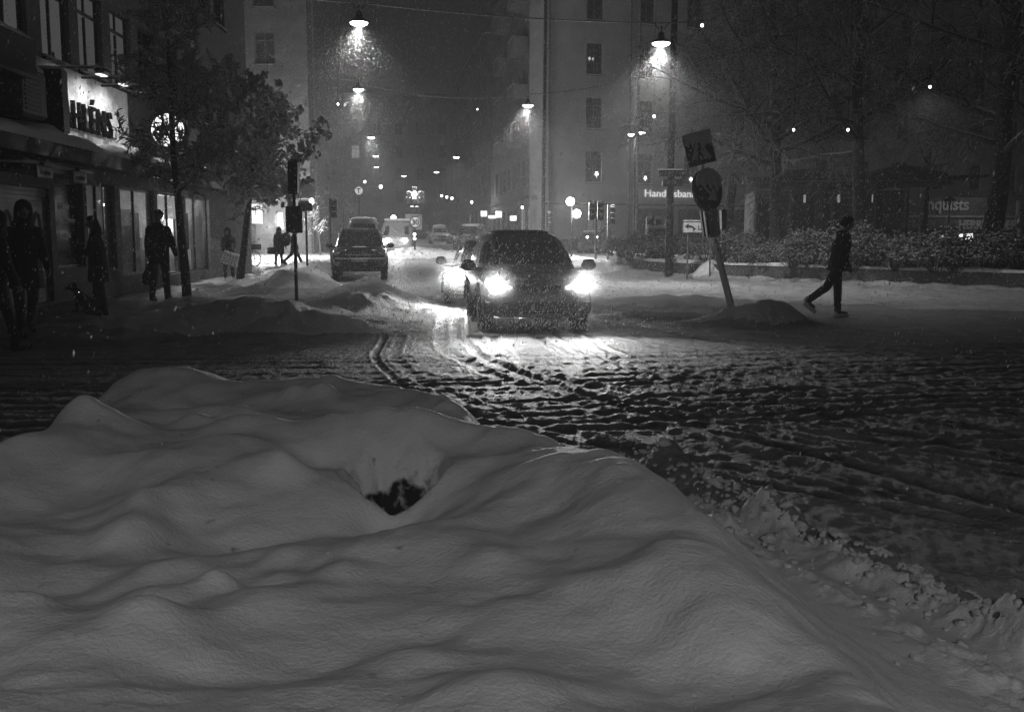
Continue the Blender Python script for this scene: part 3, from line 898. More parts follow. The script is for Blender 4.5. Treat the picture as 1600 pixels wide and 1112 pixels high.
# canopy with snow
r = MB(); r.box((sw / 2, -.55, 2.98), (sw - .1, 1.1, .16)); r.box((sw / 2, -1.12, 2.93), (sw - .1, .05, .3)); r.box((U(19.0), -.42, 2.62), (3.2, .7, .12))
r.build('canopy', M['wblack'], shop)
def snow_strip(name, parent, u0, u1, y0, y1, z, hgt, seed, n=60, m='snow2'):
    rg = random.Random(seed); rings = []
    ph = [rg.uniform(0, 6) for _ in range(4)]
    for i in range(n + 1):
        u = u0 + (u1 - u0) * i / n
        e = min(1, min(i, n - i) / 3 + .15)
        hh = hgt * e * (.8 + .25 * math.sin(u * 1.3 + ph[0]) + .15 * math.sin(u * 3.7 + ph[1]) + rg.uniform(-.07, .07))
        o = .04 * math.sin(u * 2.1 + ph[2]) + rg.uniform(-.015, .015)
        ym = (y0 + y1) / 2
        rings.append([(u, y1, z - .01), (u, y1, z + hh * .9), (u, ym, z + hh), (u, y0 + .12, z + hh * .85), (u, y0 - o, z + hh * .45), (u, y0 + .0, z - .02)])
    mb = MB(); mb.loft(rings)
    return mb.build(name, M[m], parent, smooth=True)
snow_strip('canopy_snow', shop, .2, sw - .2, -1.16, -.02, 3.06, .3, 3, 140)
snow_strip('awning_snow', shop, U(17.3), U(20.5), -.78, -.05, 2.68, .1, 8, 30)
# pale backing panel behind the big letters
r = MB(); r.box((U(22.3), -.03, 4.02), (5.2, .06, 1.70)); r.build('fascia_panel', M['wall_sign'], shop)
# word painted on the window
tp = shops[1]
for i, (w, zz, s_) in enumerate((('Vi älskar', 1.98, .2), ('Sveriges bönder', 1.68, .2), ('och mat', 1.38, .2))):
    text_mesh('window_lettering', w, s_, M['signarrow'], shop, ((tp[0] + tp[1]) / 2, .12, zz), ext=.003, align='CENTER', xs=.9)
# projecting signs and plant on the facade
def facade_thing(name, label, cat, u, z, group=None):
    p = shop.matrix_world
    v = Matrix.Rotation(sh_ang, 4, 'Z') @ Vector((u, 0, 0))
    return empty(name, (SH.x + v.x, SH.y + v.y, z + .1), sh_ang, label, cat, group)
t = facade_thing('letter_sign', 'big black raised department store letters ÅHLÉNS floodlit on the pale panel', 'sign', U(20.62), 3.52)
text_mesh('letters', 'ÅHLÉNS', .84, M['letterblack'], t, (0.0, -.16, .12), ext=.04, xs=.84, bold=.0, gap=1.16)
r = MB(); r.box((1.65, -.09, .16), (3.3, .04, .03)); r.build('mounting_rail', M['wblack'], t)
for i, (D, nm) in enumerate(((20.75, 'nearest'), (22.05, 'middle'), (23.2, 'farthest'))):
    t = facade_thing('sign_floodlight', nm + ' of the three snow-topped floodlights on rods above the black letters', 'floodlight', U(D), 4.80, 'floodlights over the letter sign')
    r = MB(); r.tube([(0, 0, .3), (0, -.05, .0), (0, -1.0, .0)], .025, 6); r.build('rod', M['wblack'], t)
    r = MB(); r.box((0, -.98, -.07), (.42, .2, .12), bev=.04); r.build('lamp_housing', M['wblack'], t)
    r = MB(); r.box((0, -.95, -.145), (.32, .13, .02)); r.build('lamp_glass', E['bright'], t)
    snow_strip('rod_snow', t, -.2, .2, -1.08, -.88, -.01, .07, i, 8)
    r = MB(); r.tube([(0, -.1, .035), (0, -.9, .035)], .022, 6); r.build('rod_frost', M['snow2'], t)
    light('SPOT', (0, -.80, -.2), 70, t, .08, 140, .8, rot=(R(42), 0, 0), name='flood_light')
t = facade_thing('box_sign', 'black projecting box sign beside the floodlit letters', 'sign', U(19.6), 3.35)
r = MB(); r.box((0, -.36, .62), (.28, .6, 1.25), bev=.05); r.build('sign_case', M['wblack'], t); r = MB(); r.box((0, -.07, .62), (.1, .14, .8)); r.build('bracket', M['wblack'], t)
snow_strip('snow_cap', t, -.14, .14, -.64, -.08, 1.24, .1, 2, 8)
t = facade_thing('ventilation_unit', 'dark louvred air unit on the wall left of the black box sign', 'air unit', U(18.6), 3.55)
r = MB(); r.box((0, -.27, .45), (1.0, .46, .9), bev=.06); r.build('casing', M['wframe'], t)
r = MB()
for k in range(9): r.box((-.1, -.51, .14 + k * .078), (.62, .03, .04))
r.build('louvre', M['wblack'], t)
snow_strip('snow_cap', t, -.48, .48, -.5, -.05, .89, .12, 4, 10)
t = facade_thing('high_sign_box', 'wide black sign box with a thick snow cap high on the wall at top left', 'sign', U(17.0), 4.15)
r = MB(); r.box((.1, -.42, .35), (1.9, .76, .7), bev=.05); r.build('sign_case', M['wblack'], t)
snow_strip('snow_cap', t, -.8, 1.0, -.8, -.06, .69, .14, 6, 14)
t = facade_thing('round_lit_sign', 'bright round backlit sign projecting from the shop wall behind the tree branches', 'sign', U(25.4), 3.08)
t.rotation_euler.z = 0
r = MB(); r.lathe([(.44, -.09), (.47, -.05), (.47, .05), (.44, .09)], 36, (.9, 0, .95), 'y'); r.build('rim', M['wblack'], t)
r = MB(); r.lathe([(.001, -.10), (.41, -.095)], 36, (.9, 0, .95), 'y', cap=False); r.build('lit_face', E['bright'], t)
r = MB(); r.tube([(0, 0, .95), (.52, 0, .95)], .04, 6); r.build('bracket', M['wblack'], t)
r = MB(); r.box((.8, -.02, -.05), (.55, .12, .2), bev=.03); r.build('lit_strip', E['bright'], t)
for (px_, nm) in ((U(18.0), 'left'), (U(19.6), 'right')):
    t = facade_thing('price_board', ('left' if nm == 'left' else 'right') + ' of the two small pale boards above the roller shutter', 'sign', px_, 2.42, 'small boards above the shutter')
    r = MB(); r.box((0, -.84, .12), (.66, .05, .24), bev=.02); r.build('board', M['steel'], t)
    r = MB(); r.box((0, -.8, .27), (.05, .1, .06)); r.build('bracket', M['wblack'], t)
    text_mesh('lettering', 'cambio', .15, M['plastic'], t, (0, -.868, .07), ext=.004, align='CENTER')
# light that spills out of the shop
light('POINT', (U(25.6), 2.4, 2.2), 75, shop, .25, name='shop_light')
light('POINT', (U(28.2), 2.4, 2.2), 90, shop, .25, name='shop_light')
light('POINT', (U(31.0), 1.0, 1.9), 170, shop, .25, name='shop_light')
light('POINT', (U(23.0), 1.6, 2.0), 16, shop, .2, name='shop_light')
light('POINT', (U(24.2), -.9, 3.9), 16, shop, .2, name='sign_light')

# ---- pavilion with wing shaped roofs on the square
pav = empty('pavilion', (15.7, 47, .62), R(-6), 'low dark pavilion with upswept wing-like snow-edged roofs on the square', 'pavilion')
def wing(x0, x1, z0, lift, dpt, side):
    mb = MB(); rings = []
    n = 24
    for i in range(n + 1):
        t_ = i / n
        x = x0 + (x1 - x0) * t_
        z = z0 + lift * (t_ ** 2.4) * (1 if side > 0 else 1) + .18 * math.sin(t_ * PI * 1.0)
        th = .34 * (1 - t_ ** 2 * .75)
        d = dpt * (1 - .25 * t_)
        rings.append([(x, -d, z), (x, d, z), (x, d, z + th), (x, -d, z + th)])
    mb.loft(rings)
    return mb
wing(0, 5.4, 2.95, .55, 3.2, 1).build('roof', M['wblack'], pav)
wing(0, -5.6, 2.95, .5, 3.0, -1).build('roof', M['wblack'], pav)
mb = MB(); mb.lathe([(2.3, 3.25), (1.9, 3.75), (1.0, 4.05), (.1, 4.15)], 20, (2.4, 0, 0)); mb.lathe([(2.3, 3.25), (1.9, 3.65), (1.2, 3.95), (.1, 4.05)], 20, (-1.8, 0, 0)); mb.build('dome', M['wblack'], pav)
mb = MB(); mb.box((0, -3.2, 3.3), (8.8, .06, .05)); mb.build('gutter', M['steel'], pav)
mb = MB()
for x in (-4.5, -3, -1.2, .6, 2.0): mb.box((x, -2.4, 1.5), (.12, .12, 3.0))
mb.box((-1.2, .2, 1.5), (6.6, 3.6, 2.9))
mb.build('wall', M['wall_dark'], pav)
for i, x in enumerate((-3.9, -2.4, -.9, .6)):
    mb = MB(); mb.box((x, -1.64, 1.65), (1.1, .05, 2.3)); mb.build('window', M['glass'], pav)
    mb = MB(); mb.box((x + .1, -1.7, 2.6), (.10, .06, .35)); mb.build('spot_lamp', E['soft'], pav)
# ---- menswear shop on the right beyond the pavilion
mens = empty('menswear_shop', (25.6, 68, .6), R(8), 'low shop front with gothic and block lettering behind the hedge on the right', 'shop')
mb = MB(); mb.box((4.6, 1.5, 1.8), (9.6, 3, 3.6)); mb.build('wall', M['wall_dark'], mens)
mb = MB(); mb.box((4.6, -.15, 2.3), (9.2, .2, .12)); mb.box((.1, -.15, 1.6), (.14, .2, 1.5)); mb.box((9.3, -.05, 2.4), (.2, .1, 2.0)); mb.build('fascia', M['wall_bank'], mens)
text_mesh('lettering', 'rnquists', 1.15, M['signarrow'], mens, (2.1, -.12, 2.75), ext=.04, xs=.95, bold=.02)
text_mesh('lettering', 'HERRKLÄDER', .82, M['signarrow'], mens, (4.75, -.4, 1.48), ext=.04, xs=.86, bold=.02)
text_mesh('lettering', 'Broquist', .5, M['steel'], mens, (1.3, -.4, 1.65), ext=.02)
mb = MB(); mb.box((5.3, -.45, .9), (1.0, .06, .5)); mb.build('lit_display', E['bright'], mens)
for u in (.1, 2.75, 3.55):
    mb = MB(); mb.box((u, -.45, .85), (.2, .06, .35)); mb.build('lit_lamp', E['mid'], mens)
mb = MB(); mb.box((4.6, -.08, .9), (8.8, .05, 1.2)); mb.build('window', M['glass'], mens)
light('POINT', (5.5, -2.8, 3.4), 60, mens, .2, name='shop_light')
# ------------------------------------------------------------------ lamps hung on wires across the street
def span_wire(a, b, sag, label, pts_extra=None, r=.022):
    mb = MB(); n = 26; pts = []
    for i in range(n + 1):
        t_ = i / n
        p = a.lerp(b, t_); p.z -= sag * 4 * t_ * (1 - t_)
        pts.append(p)
    mb.tube(pts, r, 5)
    o = mb.build('span_wire', M['steel'], None)
    tag(o, label, 'wire', 'wires carrying the street lamps')
    return o
def hang_lamp(p, label, power, s=1.0, spot=True, glow='lamp'):
    t = empty('street_lamp', p, 0, label, 'street lamp', 'street lamps hung over the road')
    mb = MB()
    mb.lathe([(.04, .34), (.09, .30), (.11, .16), (.20, .10), (.29, .03), (.30, .0), (.27, .0)], 20); mb.build('lamp_shade', M['wblack'], t, True)
    mb = MB(); mb.tube([(0, 0, .33), (0, 0, .52)], .02, 6); mb.tube([(-.22, 0, .62), (-.1, 0, .42), (0, 0, .50), (.1, 0, .42), (.22, 0, .62)], .018, 6); mb.build('hanger', M['wblack'], t)
    mb = MB(); mb.lathe([(.27, .005), (.25, -.035), (.17, -.075), (.06, -.09)], 20); mb.build('lamp_bowl', E[glow], t, True)
    if power > 0:
        light('SPOT', (0, 0, -.12), power, t, .22, 130, .6, rot=(0, 0, 0))
    t.scale = (s, s, s)
    return t
LAMPS = [
    (561, 36, 31.5, 2300, 'brightest hanging street lamp at top left over the road with flakes whirling below'),
    (1033, 68, 31.5, 4300, 'brightest hanging street lamp at top right above the bent sign'),
    (560, 140, 54, 4200, 'hanging street lamp second from the top in the left row'),
    (825, 165, 54, 4200, 'hanging street lamp in front of the bank corner left of the downpipe'),
    (580, 215, 80, 3400, 'hanging street lamp third from the top in the left row'),
    (587, 244, 104, 2000, 'small hazy hanging street lamp fourth in the left row'),
    (588, 261, 128, 0, 'faintest and lowest hanging street lamp of the left row'),
    (713, 246, 92, 2000, 'small hazy hanging street lamp above the middle of the far road'),
    (682, 269, 112, 0, 'tiny hazy hanging street lamp right of the lamp cluster sign'),
    (631, 275, 118, 0, 'tiny hazy hanging street lamp left of the lamp cluster sign'),
]
lamp_pts = []
for (px, py, D, w, lab) in LAMPS:
    p = P(px, py, D); lamp_pts.append(p)
    hang_lamp(p, lab, w, 1.0 if D < 60 else 1.0)
L0, L1, L2, L3 = lamp_pts[:4]
span_wire(P(400, -20, 31.5), L0 + Vector((0, 0, .6)), .1, 'short wire from the left house to the brightest left lamp')
span_wire(L0 + Vector((0, 0, .6)), L1 + Vector((0, 0, .6)), .12, 'long wire between the two brightest street lamps')
span_wire(L1 + Vector((0, 0, .6)), P(1120, 30, 33), .02, 'wire running right from the top right street lamp')
span_wire(P(420, 85, 46), P(560, 128, 54), .15, 'wire from the left trees to the second lamp of the left row')
span_wire(P(560, 128, 54), L3 + Vector((0, 0, .6)), .5, 'slack wire between the second row of street lamps')
span_wire(L3 + Vector((0, 0, .6)), P(1000, 118, 66), .25, 'wire from the corner lamp to the bank wall')
# the same row of lamps goes on above the photographer
nl = hang_lamp(Vector((1.4, -6.4, 6.2)), 'street lamp hanging over the near snow bank', 0, 1.0)
light('SPOT', (0, 0, -.12), 3000, nl, .22, 164, .8, rot=(0, 0, 0))
span_wire(Vector((-14, -6.4, 7.2)), Vector((14, -6.4, 7.2)), .4, 'wire carrying the street lamp over the near snow bank')

# ------------------------------------------------------------------ posts, signals, signs
def post(mb, x, y, z0, z1, r=.04, n=10): mb.tube([(x, y, z0), (x, y, z1)], r, n)

def at_ground(px, D, dz=0.0):
    x = X(px, D); return Vector((x, D, gz(x, D) + dz))

# twin arm lamp in front of the bank
g0 = at_ground(990, 50)
t = empty('twin_arm_lamp', g0, 0, 'slender double headed lamp post lit in front of the pale bank wall', 'lamp post')
hh = P(990, 206, 50).z - g0.z
mb = MB(); mb.tube([(0, 0, -.1), (0, 0, hh - .5)], [.07, .045], 8); mb.build('pole', M['wblack'], t)
for (px, py) in ((986, 210), (1003, 207)):
    q = P(px, py, 50) - g0
    mb = MB(); mb.tube([(0, 0, hh - .55), (q.x * .5, 0, hh - .1), (q.x, 0, q.z + .1)], .025, 6); mb.build('arm', M['wblack'], t)
    mb = MB(); mb.lathe([(.04, q.z + .14), (.16, q.z + .06), (.17, q.z + .0)], 12, (q.x, 0, 0)); hd = mb.build('lamp_head', M['wblack'], t)
    mb = MB(); mb.lathe([(.15, q.z - .01), (.12, q.z - .07), (.04, q.z - .1)], 12, (q.x, 0, 0)); mb.build('lamp_glass', E['lamp'], hd)
    light('SPOT', (q.x, 0, q.z - .2), 900, t, .15, 140, .8, rot=(0, 0, 0))
# ball lamps near the bank corner
g0 = at_ground(893, 50)
t = empty('ball_lamp_post', g0, 0, 'lamp post with two glaring ball lamps left of the bank door', 'lamp post')
mb = MB(); mb.tube([(0, 0, -.1), (0, 0, P(893, 322, 50).z - g0.z)], [.06, .04], 8)
mb.build('pole', M['wblack'], t)
for (px, py, w) in ((891, 315, 620), (901, 334, 380)):
    q = P(px, py, 50) - g0
    mb = MB(); mb.tube([(0, 0, q.z - .25), (q.x, -.05, q.z - .1)], .025, 6); mb.build('arm', M['wblack'], t)
    mb = MB(); mb.ball((q.x, -.05, q.z), .21, 16, 10); mb.build('lamp_globe', E['lamp'], t, True)
    light('POINT', (q.x, -.4, q.z), w, t, .17)

# traffic signals
def signal(name, px, D, ztop, label, group='traffic signals', two=False, lit=None, arm=0, face=0):
    g0 = at_ground(px, D)
    t = empty(name, g0, face, label, 'traffic light', group)
    h_ = ztop - g0.z
    mb = MB(); post(mb, 0, 0, -.1, h_, .055); mb.build('pole', M['steel'], t)
    for sx in ((-1, 1) if two else (1,)):
        mb = MB(); mb.box((sx * .2 + arm, -.02, h_ - .5), (.27, .22, .86), bev=.03)
        hd = mb.build('signal_head', M['plastic'], t)
        for k in range(3):
            mb = MB(); z = h_ - .24 - k * .26
            mb.lathe([(.1, -.30), (.105, -.13)], 12, (sx * .2 + arm, 0, z), 'y', cap=False); mb.lathe([(.001, -.135), (.09, -.14)], 12, (sx * .2 + arm, 0, z), 'y', cap=False)
            mb.build('signal_lens', E['globe'] if lit == k else M['glass'], hd)
            mb = MB(); mb.ball((sx * .2 + arm, -.24, z + .115), (.1, .07, .03), 8, 5); mb.build('lens_snow', M['snow2'], hd)
        mb = MB(); mb.ball((sx * .2 + arm, -.02, h_ - .05), (.14, .12, .06), 10, 6); mb.build('snow_cap', M['snow2'], hd)
    return t
signal('traffic_light', 517, 47, P(0, 309, 47).z, 'single snowy traffic light behind the parked SUV to its left')
signal('traffic_light', 853, 58, P(0, 330, 58).z, 'distant traffic light beside the bank corner pole')
signal('traffic_light', 931, 47, P(0, 313, 47).z, 'two headed traffic light before the bank door', two=True, lit=None)
signal('traffic_light', 950, 49, P(0, 320, 49).z, 'traffic light directly behind the bundled up pedestrian by the bank')
signal('traffic_light', 1021, 44, P(0, 338, 44).z, 'low signal pair right behind the snow-capped dark cabinet', two=True)

# tall signal mast
g0 = at_ground(1046, 37)
t = empty('signal_mast', g0, 0, 'tall thick dark mast with brackets left of the bent sign', 'mast')
mb = MB(); mb.tube([(0, 0, -.1), (0, 0, 3.5), (.05, 0, 13)], [.15, .13, .10], 12); mb.build('pole', M['wblack'], t)
z = P(0, 281, 37).z - g0.z
mb = MB(); mb.box((-.0, -.16, z + .22), (.95, .2, .22), bev=.04); mb.box((.05, -.16, z - .12), (.75, .18, .26), bev=.04); mb.tube([(.3, -.1, z - .1), (.55, -.1, z + .2), (.62, -.1, z + .55)], .03, 6)
mb.build('bracket', M['wblack'], t)
mb = MB(); mb.box((-.05, -.16, z + .36), (.9, .18, .06), bev=.02); mb.build('snow_cap', M['snow2'], t)
mb = MB(); mb.box((0, -.13, 1.1), (.34, .2, .7), bev=.04); mb.box((-.12, -.14, 1.9), (.12, .1, .25)); mb.build('switch_box', M['wblack'], t)
g0 = at_ground(993, 60)
t = empty('thin_mast', g0, 0, 'very thin tall mast rising past the pale bank wall', 'mast')
mb = MB(); mb.tube([(0, 0, 0), (.1, 0, 17)], [.10, .08], 8); mb.build('pole', M['wframe'], t)
for zc in (2.8, 8, 12):
    mb = MB(); mb.lathe([(.13, -.1), (.13, .1)], 10, (zc * .006, 0, zc)); mb.build('collar', M['wblack'], t)
g0 = at_ground(848, 62)
t = empty('corner_mast', g0, 0, 'tall dark mast at the edge of the bank corner', 'mast')
mb = MB(); mb.tube([(0, 0, 0), (.15, 0, 18)], [.12, .09], 8); mb.build('pole', M['wblack'], t)
mb = MB(); mb.lathe([(.16, 0), (.16, .5)], 10, (0, 0, .1)); mb.build('base', M['wblack'], t)

# snow-capped cabinet
t = empty('street_cabinet', at_ground(1026, 43), 0, 'dark street cabinet with a thick cap of snow behind the hedge', 'cabinet')
zc = P(0, 358, 43).z - t.location.z
mb = MB(); mb.box((0, 0, zc / 2), (.78, .5, zc), bev=.03); mb.build('casing', M['wblack'], t)
mb = MB(); mb.box((0, 0, zc + .07), (.86, .56, .16), bev=.07); mb.build('snow_cap', M['snow2'], t)
mb = MB(); mb.box((0, -.255, zc / 2), (.02, .02, zc * .8)); mb.box((.2, -.262, zc * .5), (.04, .03, .12)); mb.build('door', M['wframe'], t)

# speed sign on the traffic island with lamp cluster
DI = 57
g0 = at_ground(648, DI)
t = empty('speed_sign', g0, 0, 'round 30 speed sign below a cluster of warning lamps on the traffic island', 'road sign')
zt = P(650, 303, DI).z - g0.z
mb = MB(); post(mb, 0, .04, -.2, zt - .2, .055); mb.build('post', M['wblack'], t)
zs = P(0, 347, DI).z - g0.z
mb = MB(); mb.lathe([(.335, -.02), (.335, .0)], 28, (.05, -.04, zs), 'y'); f = mb.build('sign_face', M['white'], t)
mb = MB(); 
for k in range(28):
    a0, a1 = 2 * PI * k / 28, 2 * PI * (k + 1) / 28
    mb.add([(.05 + r_ * math.cos(a), -.066, zs + r_ * math.sin(a)) for a, r_ in ((a0, .335), (a1, .335), (a1, .27), (a0, .27))], [(3, 2, 1, 0)])
mb.build('sign_rim', M['signblue'], t)
text_mesh('numerals', '30', .44, M['signblue'], t, (.05, -.072, zs - .15), ext=.003, align='CENTER', bold=.012)
mb = MB(); mb.ball((.05, -.02, zs + .37), (.33, .07, .06), 14, 6); mb.build('snow_cap', M['wframe'], t)
for (dx, dz, s_) in ((-.36, -.35, .15), (.38, -.35, .15), (-.02, -.42, .15), (-.32, -.05, .15), (.36, -.05, .15), (-.15, -.85, .12), (.12, -.85, .12), (0, .2, .15)):
    mb = MB(); mb.lathe([(s_, -.12), (s_ * 1.05, .06)], 12, (.03 + dx, -.05, zt + dz), 'y'); mb.build('lamp_housing', M['wblack'], t)
    mb = MB(); mb.ball((.03 + dx, -.05, zt + dz + s_), (s_, .1, .07), 10, 6); mb.build('lamp_snow', M['snow2'], t)
mb = MB(); mb.ball((.03, -.26, zt - .02), .15, 14, 10); mb.build('beacon', E['lamp'], t, True)
light('POINT', (.03, -.6, zt), 60, t, .15)
for zz in (P(0, 366, DI).z, P(0, 373, DI).z):
    mb = MB(); mb.ball((0, -.09, zz - g0.z), .085, 12, 8); mb.build('marker_lamp', E['globe'], t, True)

# metro sign and other hazy lights
t = empty('metro_sign', at_ground(562, 74), 0, 'round white lit metro sign with a T above the far pavement', 'sign')
z = P(0, 298, 74).z - t.location.z
mb = MB(); post(mb, 0, .1, 0, z, .05); mb.build('post', M['wblack'], t)
mb = MB(); mb.lathe([(.26, -.08), (.28, -.04), (.28, .05)], 24, (0, 0, z), 'y'); mb.build('lit_face', E['mid'], t)
text_mesh('lettering', 'T', .46, M['signblue'], t, (0, -.10, z - .16), ext=.004, align='CENTER', bold=.02)
GLOWS = [  # px, py, D, radius, label, category
    (690, 306, 78, .085, 'left of three small white lights in a row above the far road', 'light'),
    (698, 308, 78, .095, 'middle of three small white lights in a row above the far road', 'light'),
    (706, 310, 78, .105, 'right of three small white lights in a row above the far road', 'light'),
    (570, 284, 96, .12, 'small light above the round metro sign', 'light'),
    (595, 292, 96, .16, 'oval light right of the round metro sign', 'light'),
    (737, 316, 80, .1, 'small hazy light left of the shop lights', 'light'),
    (746, 171, 88, .06, 'speck of light high above the middle of the street', 'light'),
    (816, 324, 70, .09, 'small bright light left of the bank corner', 'light'),
    (528, 163, 60, .06, 'speck of light beside the left tree crown', 'light'),
    (615, 341, 84, .24, 'round glaring lamp above the oncoming van', 'lamp'),
    (1155, 286, 60, .13, 'white lamp hanging left of the pavilion roof', 'lamp'),
    (1240, 203, 27, .032, 'left of two level pinpoint lights among the dark branches', 'light'),
    (1325, 203, 27, .032, 'right of two level pinpoint lights among the dark branches', 'light'),
    (1453, 136, 25, .03, 'pinpoint light high among the branches of the thick right tree', 'light'),
    (1097, 40, 36, .05, 'pinpoint light at the right end of the lamp wire', 'light'),
    (1022, 182, 46, .06, 'pinpoint light above the twin arm lamp', 'light'),
    (1230, 334, 50, .07, 'small lamp beside the pavilion trunk', 'light'),
]
for (px, py, D, r, lab, cat) in GLOWS:
    p = P(px, py, D)
    t = empty('hanging_light', p, 0, lab, cat)
    if px in (1240, 1325, 1453): light('SPOT', (0, 0, -.08), 210 if px == 1453 else 90, t, .06, 150, .6, rot=(0, 0, 0))
    mb = MB(); mb.ball((0, 0, 0), (r, r, r * 1.15), 10, 8); mb.build('bulb', E['globe'] if r > .07 else E['dot'], t, True)
    mb = MB(); mb.lathe([(r * .5, r * 1.5), (r * .6, r)], 8); mb.build('cap', M['wblack'], t)
    if py > 280 or True:
        mb = MB(); mb.tube([(0, 0, r), (0, .02, min(6, 14 - p.z) + r)], .008, 4); mb.build('cord', M['wblack'], t)
for (px, py, w, h_, D, lab) in ((756, 334, .42, .38, 66, 'left small lit shop sign down the street'), (779, 335, .42, .42, 65, 'right small lit shop sign down the street'),
                          (769, 339, .5, .2, 64.8, 'low wide lit shop sign between two square ones'), (802, 341, .45, .34, 66, 'bright lit shop sign near the bank corner'),
                          (835, 309, .4, .28, 63, 'dim small sign high beside the bank corner pole')):
    p = P(px, py, D)
    t = empty('projecting_sign', p, 0, lab, 'sign', 'lit signs down the street')
    mb = MB(); mb.box((0, 0, 0), (w, .1, h_), bev=.03); mb.build('lit_face', E['bright'] if px != 835 else E['dim'], t)
    mb = MB(); mb.box((0, .2, h_ / 2 + .03), (.05, .5, .04)); mb.build('bracket', M['wblack'], t)
light('POINT', P(785, 338, 62), 260, None, .3, name='street_shop_light')
light('POINT', P(428, 350, 54), 3600, None, .4, name='side_street_shop_light')

# parking sign post, left front
g0 = at_ground(461, 20.6)
t = empty('back_of_sign_post', g0, 0, 'dark kerb post with a square sign back and a tall black signal box', 'sign post')
zt = P(0, 300, 20.6).z - g0.z
mb = MB(); post(mb, 0, 0, -.2, zt, .035); mb.build('post', M['wblack'], t)
zs = P(0, 343, 20.6).z - g0.z
mb = MB(); mb.box((0, -.05, zs), (.34, .03, .55), bev=.014); mb.build('sign_plate', M['wframe'], t)
z1 = P(0, 255, 20.6).z - g0.z; 
mb = MB(); mb.box((.0, 0, (zt + z1) / 2), (.2, .2, z1 - zt + .1), (0, R(2), 0), bev=.03); mb.build('signal_box', M['wblack'], t)
mb = MB(); mb.ball((0, -.06, zs - .1), (.13, .02, .14), 9, 7, .3, 3); mb.build('stuck_snow', M['wframe'], t); mb = MB(); mb.ball((0, 0, z1 + .05), (.1, .1, .05), 8, 5); mb.build('snow_cap', M['wframe'], t)
# ornate lamp behind it
g0 = at_ground(479, 33)
t = empty('crossing_signal', g0, 0, 'round backed signal with snow lumps and a white lamp behind the square sign', 'traffic light')
zt = P(0, 318, 33).z - g0.z
mb = MB(); post(mb, 0, 0, -.1, zt, .035); mb.build('pole', M['wblack'], t)
mb = MB(); mb.lathe([(.32, 0), (.32, .03)], 20, (0, 0, zt + .35), 'y'); mb.build('round_sign', M['wframe'], t)
mb = MB(); mb.box((-.1, -.06, zt - .1), (.24, .2, .34), bev=.04); mb.box((.14, -.06, zt - .1), (.2, .2, .3), bev=.04); mb.build('signal_head', M['wblack'], t)
mb = MB(); mb.ball((.0, -.05, zt + .12), (.3, .12, .06), 10, 6); mb.build('snow_cap', M['snow2'], t)
q = P(488, 315, 33) - g0
mb = MB(); mb.ball((q.x, -.1, q.z), (.075, .06, .11), 12, 8); mb.build('lamp_globe', E['globe'], t, True)

# bent sign, the leaning pair of round keep-right sign and crossing sign
D = 20.2
base = P(1141, 487, D); base.z = gz(base.x, D) - .15
t = empty('bent_road_sign', base, 0, 'leaning snow-plastered post with a round arrow sign below a tilted pedestrian crossing sign', 'road sign')
top = P(1118, 392, D - .05) - base; sgn = P(1105, 297, D - .15) - base; sq = P(1092, 233, D - .2) - base
mb = MB(); mb.tube([(0, 0, 0), tuple(top), tuple(P(1112, 350, D - .05) - base), tuple(sgn + Vector((0, .12, .1))), tuple(sq + Vector((0, .1, 0)))], [.036, .035, .033, .03, .028], 10); mb.build('post', M['white'], t)
mb = MB(); mb.tube([(.035, -.03, .1), tuple(top + Vector((.04, -.04, 0))), tuple(P(1114, 356, D - .1) - base)], [.05, .046, .045], 8); mb.build('post_snow', M['snow2'], t)
cas = P(1112, 348, D - .1) - base
mb = MB(); mb.box(tuple(cas), (.26, .2, .58), (0, R(-9), 0), bev=.05); mb.box(tuple(cas + Vector((.24, .05, .06))), (.1, .2, .42), (0, R(-4), 0), bev=.02); mb.build('lamp_case', M['steel'], t)
mb = MB(); mb.box(tuple(cas + Vector((-.19, -.06, -.02))), (.035, .16, .5), (0, R(-9), 0)); mb.box(tuple(cas + Vector((-.1, -.125, -.05))), (.035, .02, .36), (0, R(-9), 0)); mb.build('dark_strip', M['plastic'], t)
mb = MB()
for (px, py, s_) in ((1118, 377, .035), (1122, 390, .022), (1108, 356, .015)):
    q = P(px, py, D - .17) - base; mb.box(tuple(q), (.02, .01, s_ * 2.2), (0, R(-9), 0))
mb.build('reflector', M['chrome'], t)
def disc(mb, c, r, M3, th, n=36):
    vs = []; 
    for yy in (-th, th):
        for k in range(n):
            a = 2 * PI * k / n
            vs.append(Vector(c) + M3 @ Vector((r * math.cos(a), yy, r * math.sin(a))))
    fs = [tuple(range(n)), tuple(range(2 * n - 1, n - 1, -1))] + [(k, k + n, (k + 1) % n + n, (k + 1) % n) for k in range(n)]
    mb.add(vs, fs)
M3 = Euler((R(-6), R(0), R(38))).to_matrix()
mb = MB(); disc(mb, sgn, .42, M3, .03); rs_ = mb.build('round_sign', M['signblue'], t)
n3 = M3 @ Vector((0, -1, 0))
mb = MB()
for k in range(40):
    a0, a1 = 2 * PI * k / 40, 2 * PI * (k + 1) / 40
    mb.add([sgn + M3 @ Vector((r_ * math.cos(a), -.034, r_ * math.sin(a))) for a, r_ in ((a0, .42), (a1, .42), (a1, .395), (a0, .395))], [(3, 2, 1, 0)])
mb.build('sign_rim', M['wframe'], t)
mb = MB()   # arrow pointing down right
A = Matrix.Rotation(R(36), 3, 'Y')
ar = [(-.28, -.035), (.07, -.035), (.07, -.16), (.30, 0), (.07, .16), (.07, .035), (-.28, .035)]
vs = [sgn + M3 @ (A @ Vector((p[0], 0, p[1])) + Vector((0, -.037, -.03))) for p in ar]
mb.add(vs, [tuple(range(7))]); mb.build('arrow', M['white'], t)
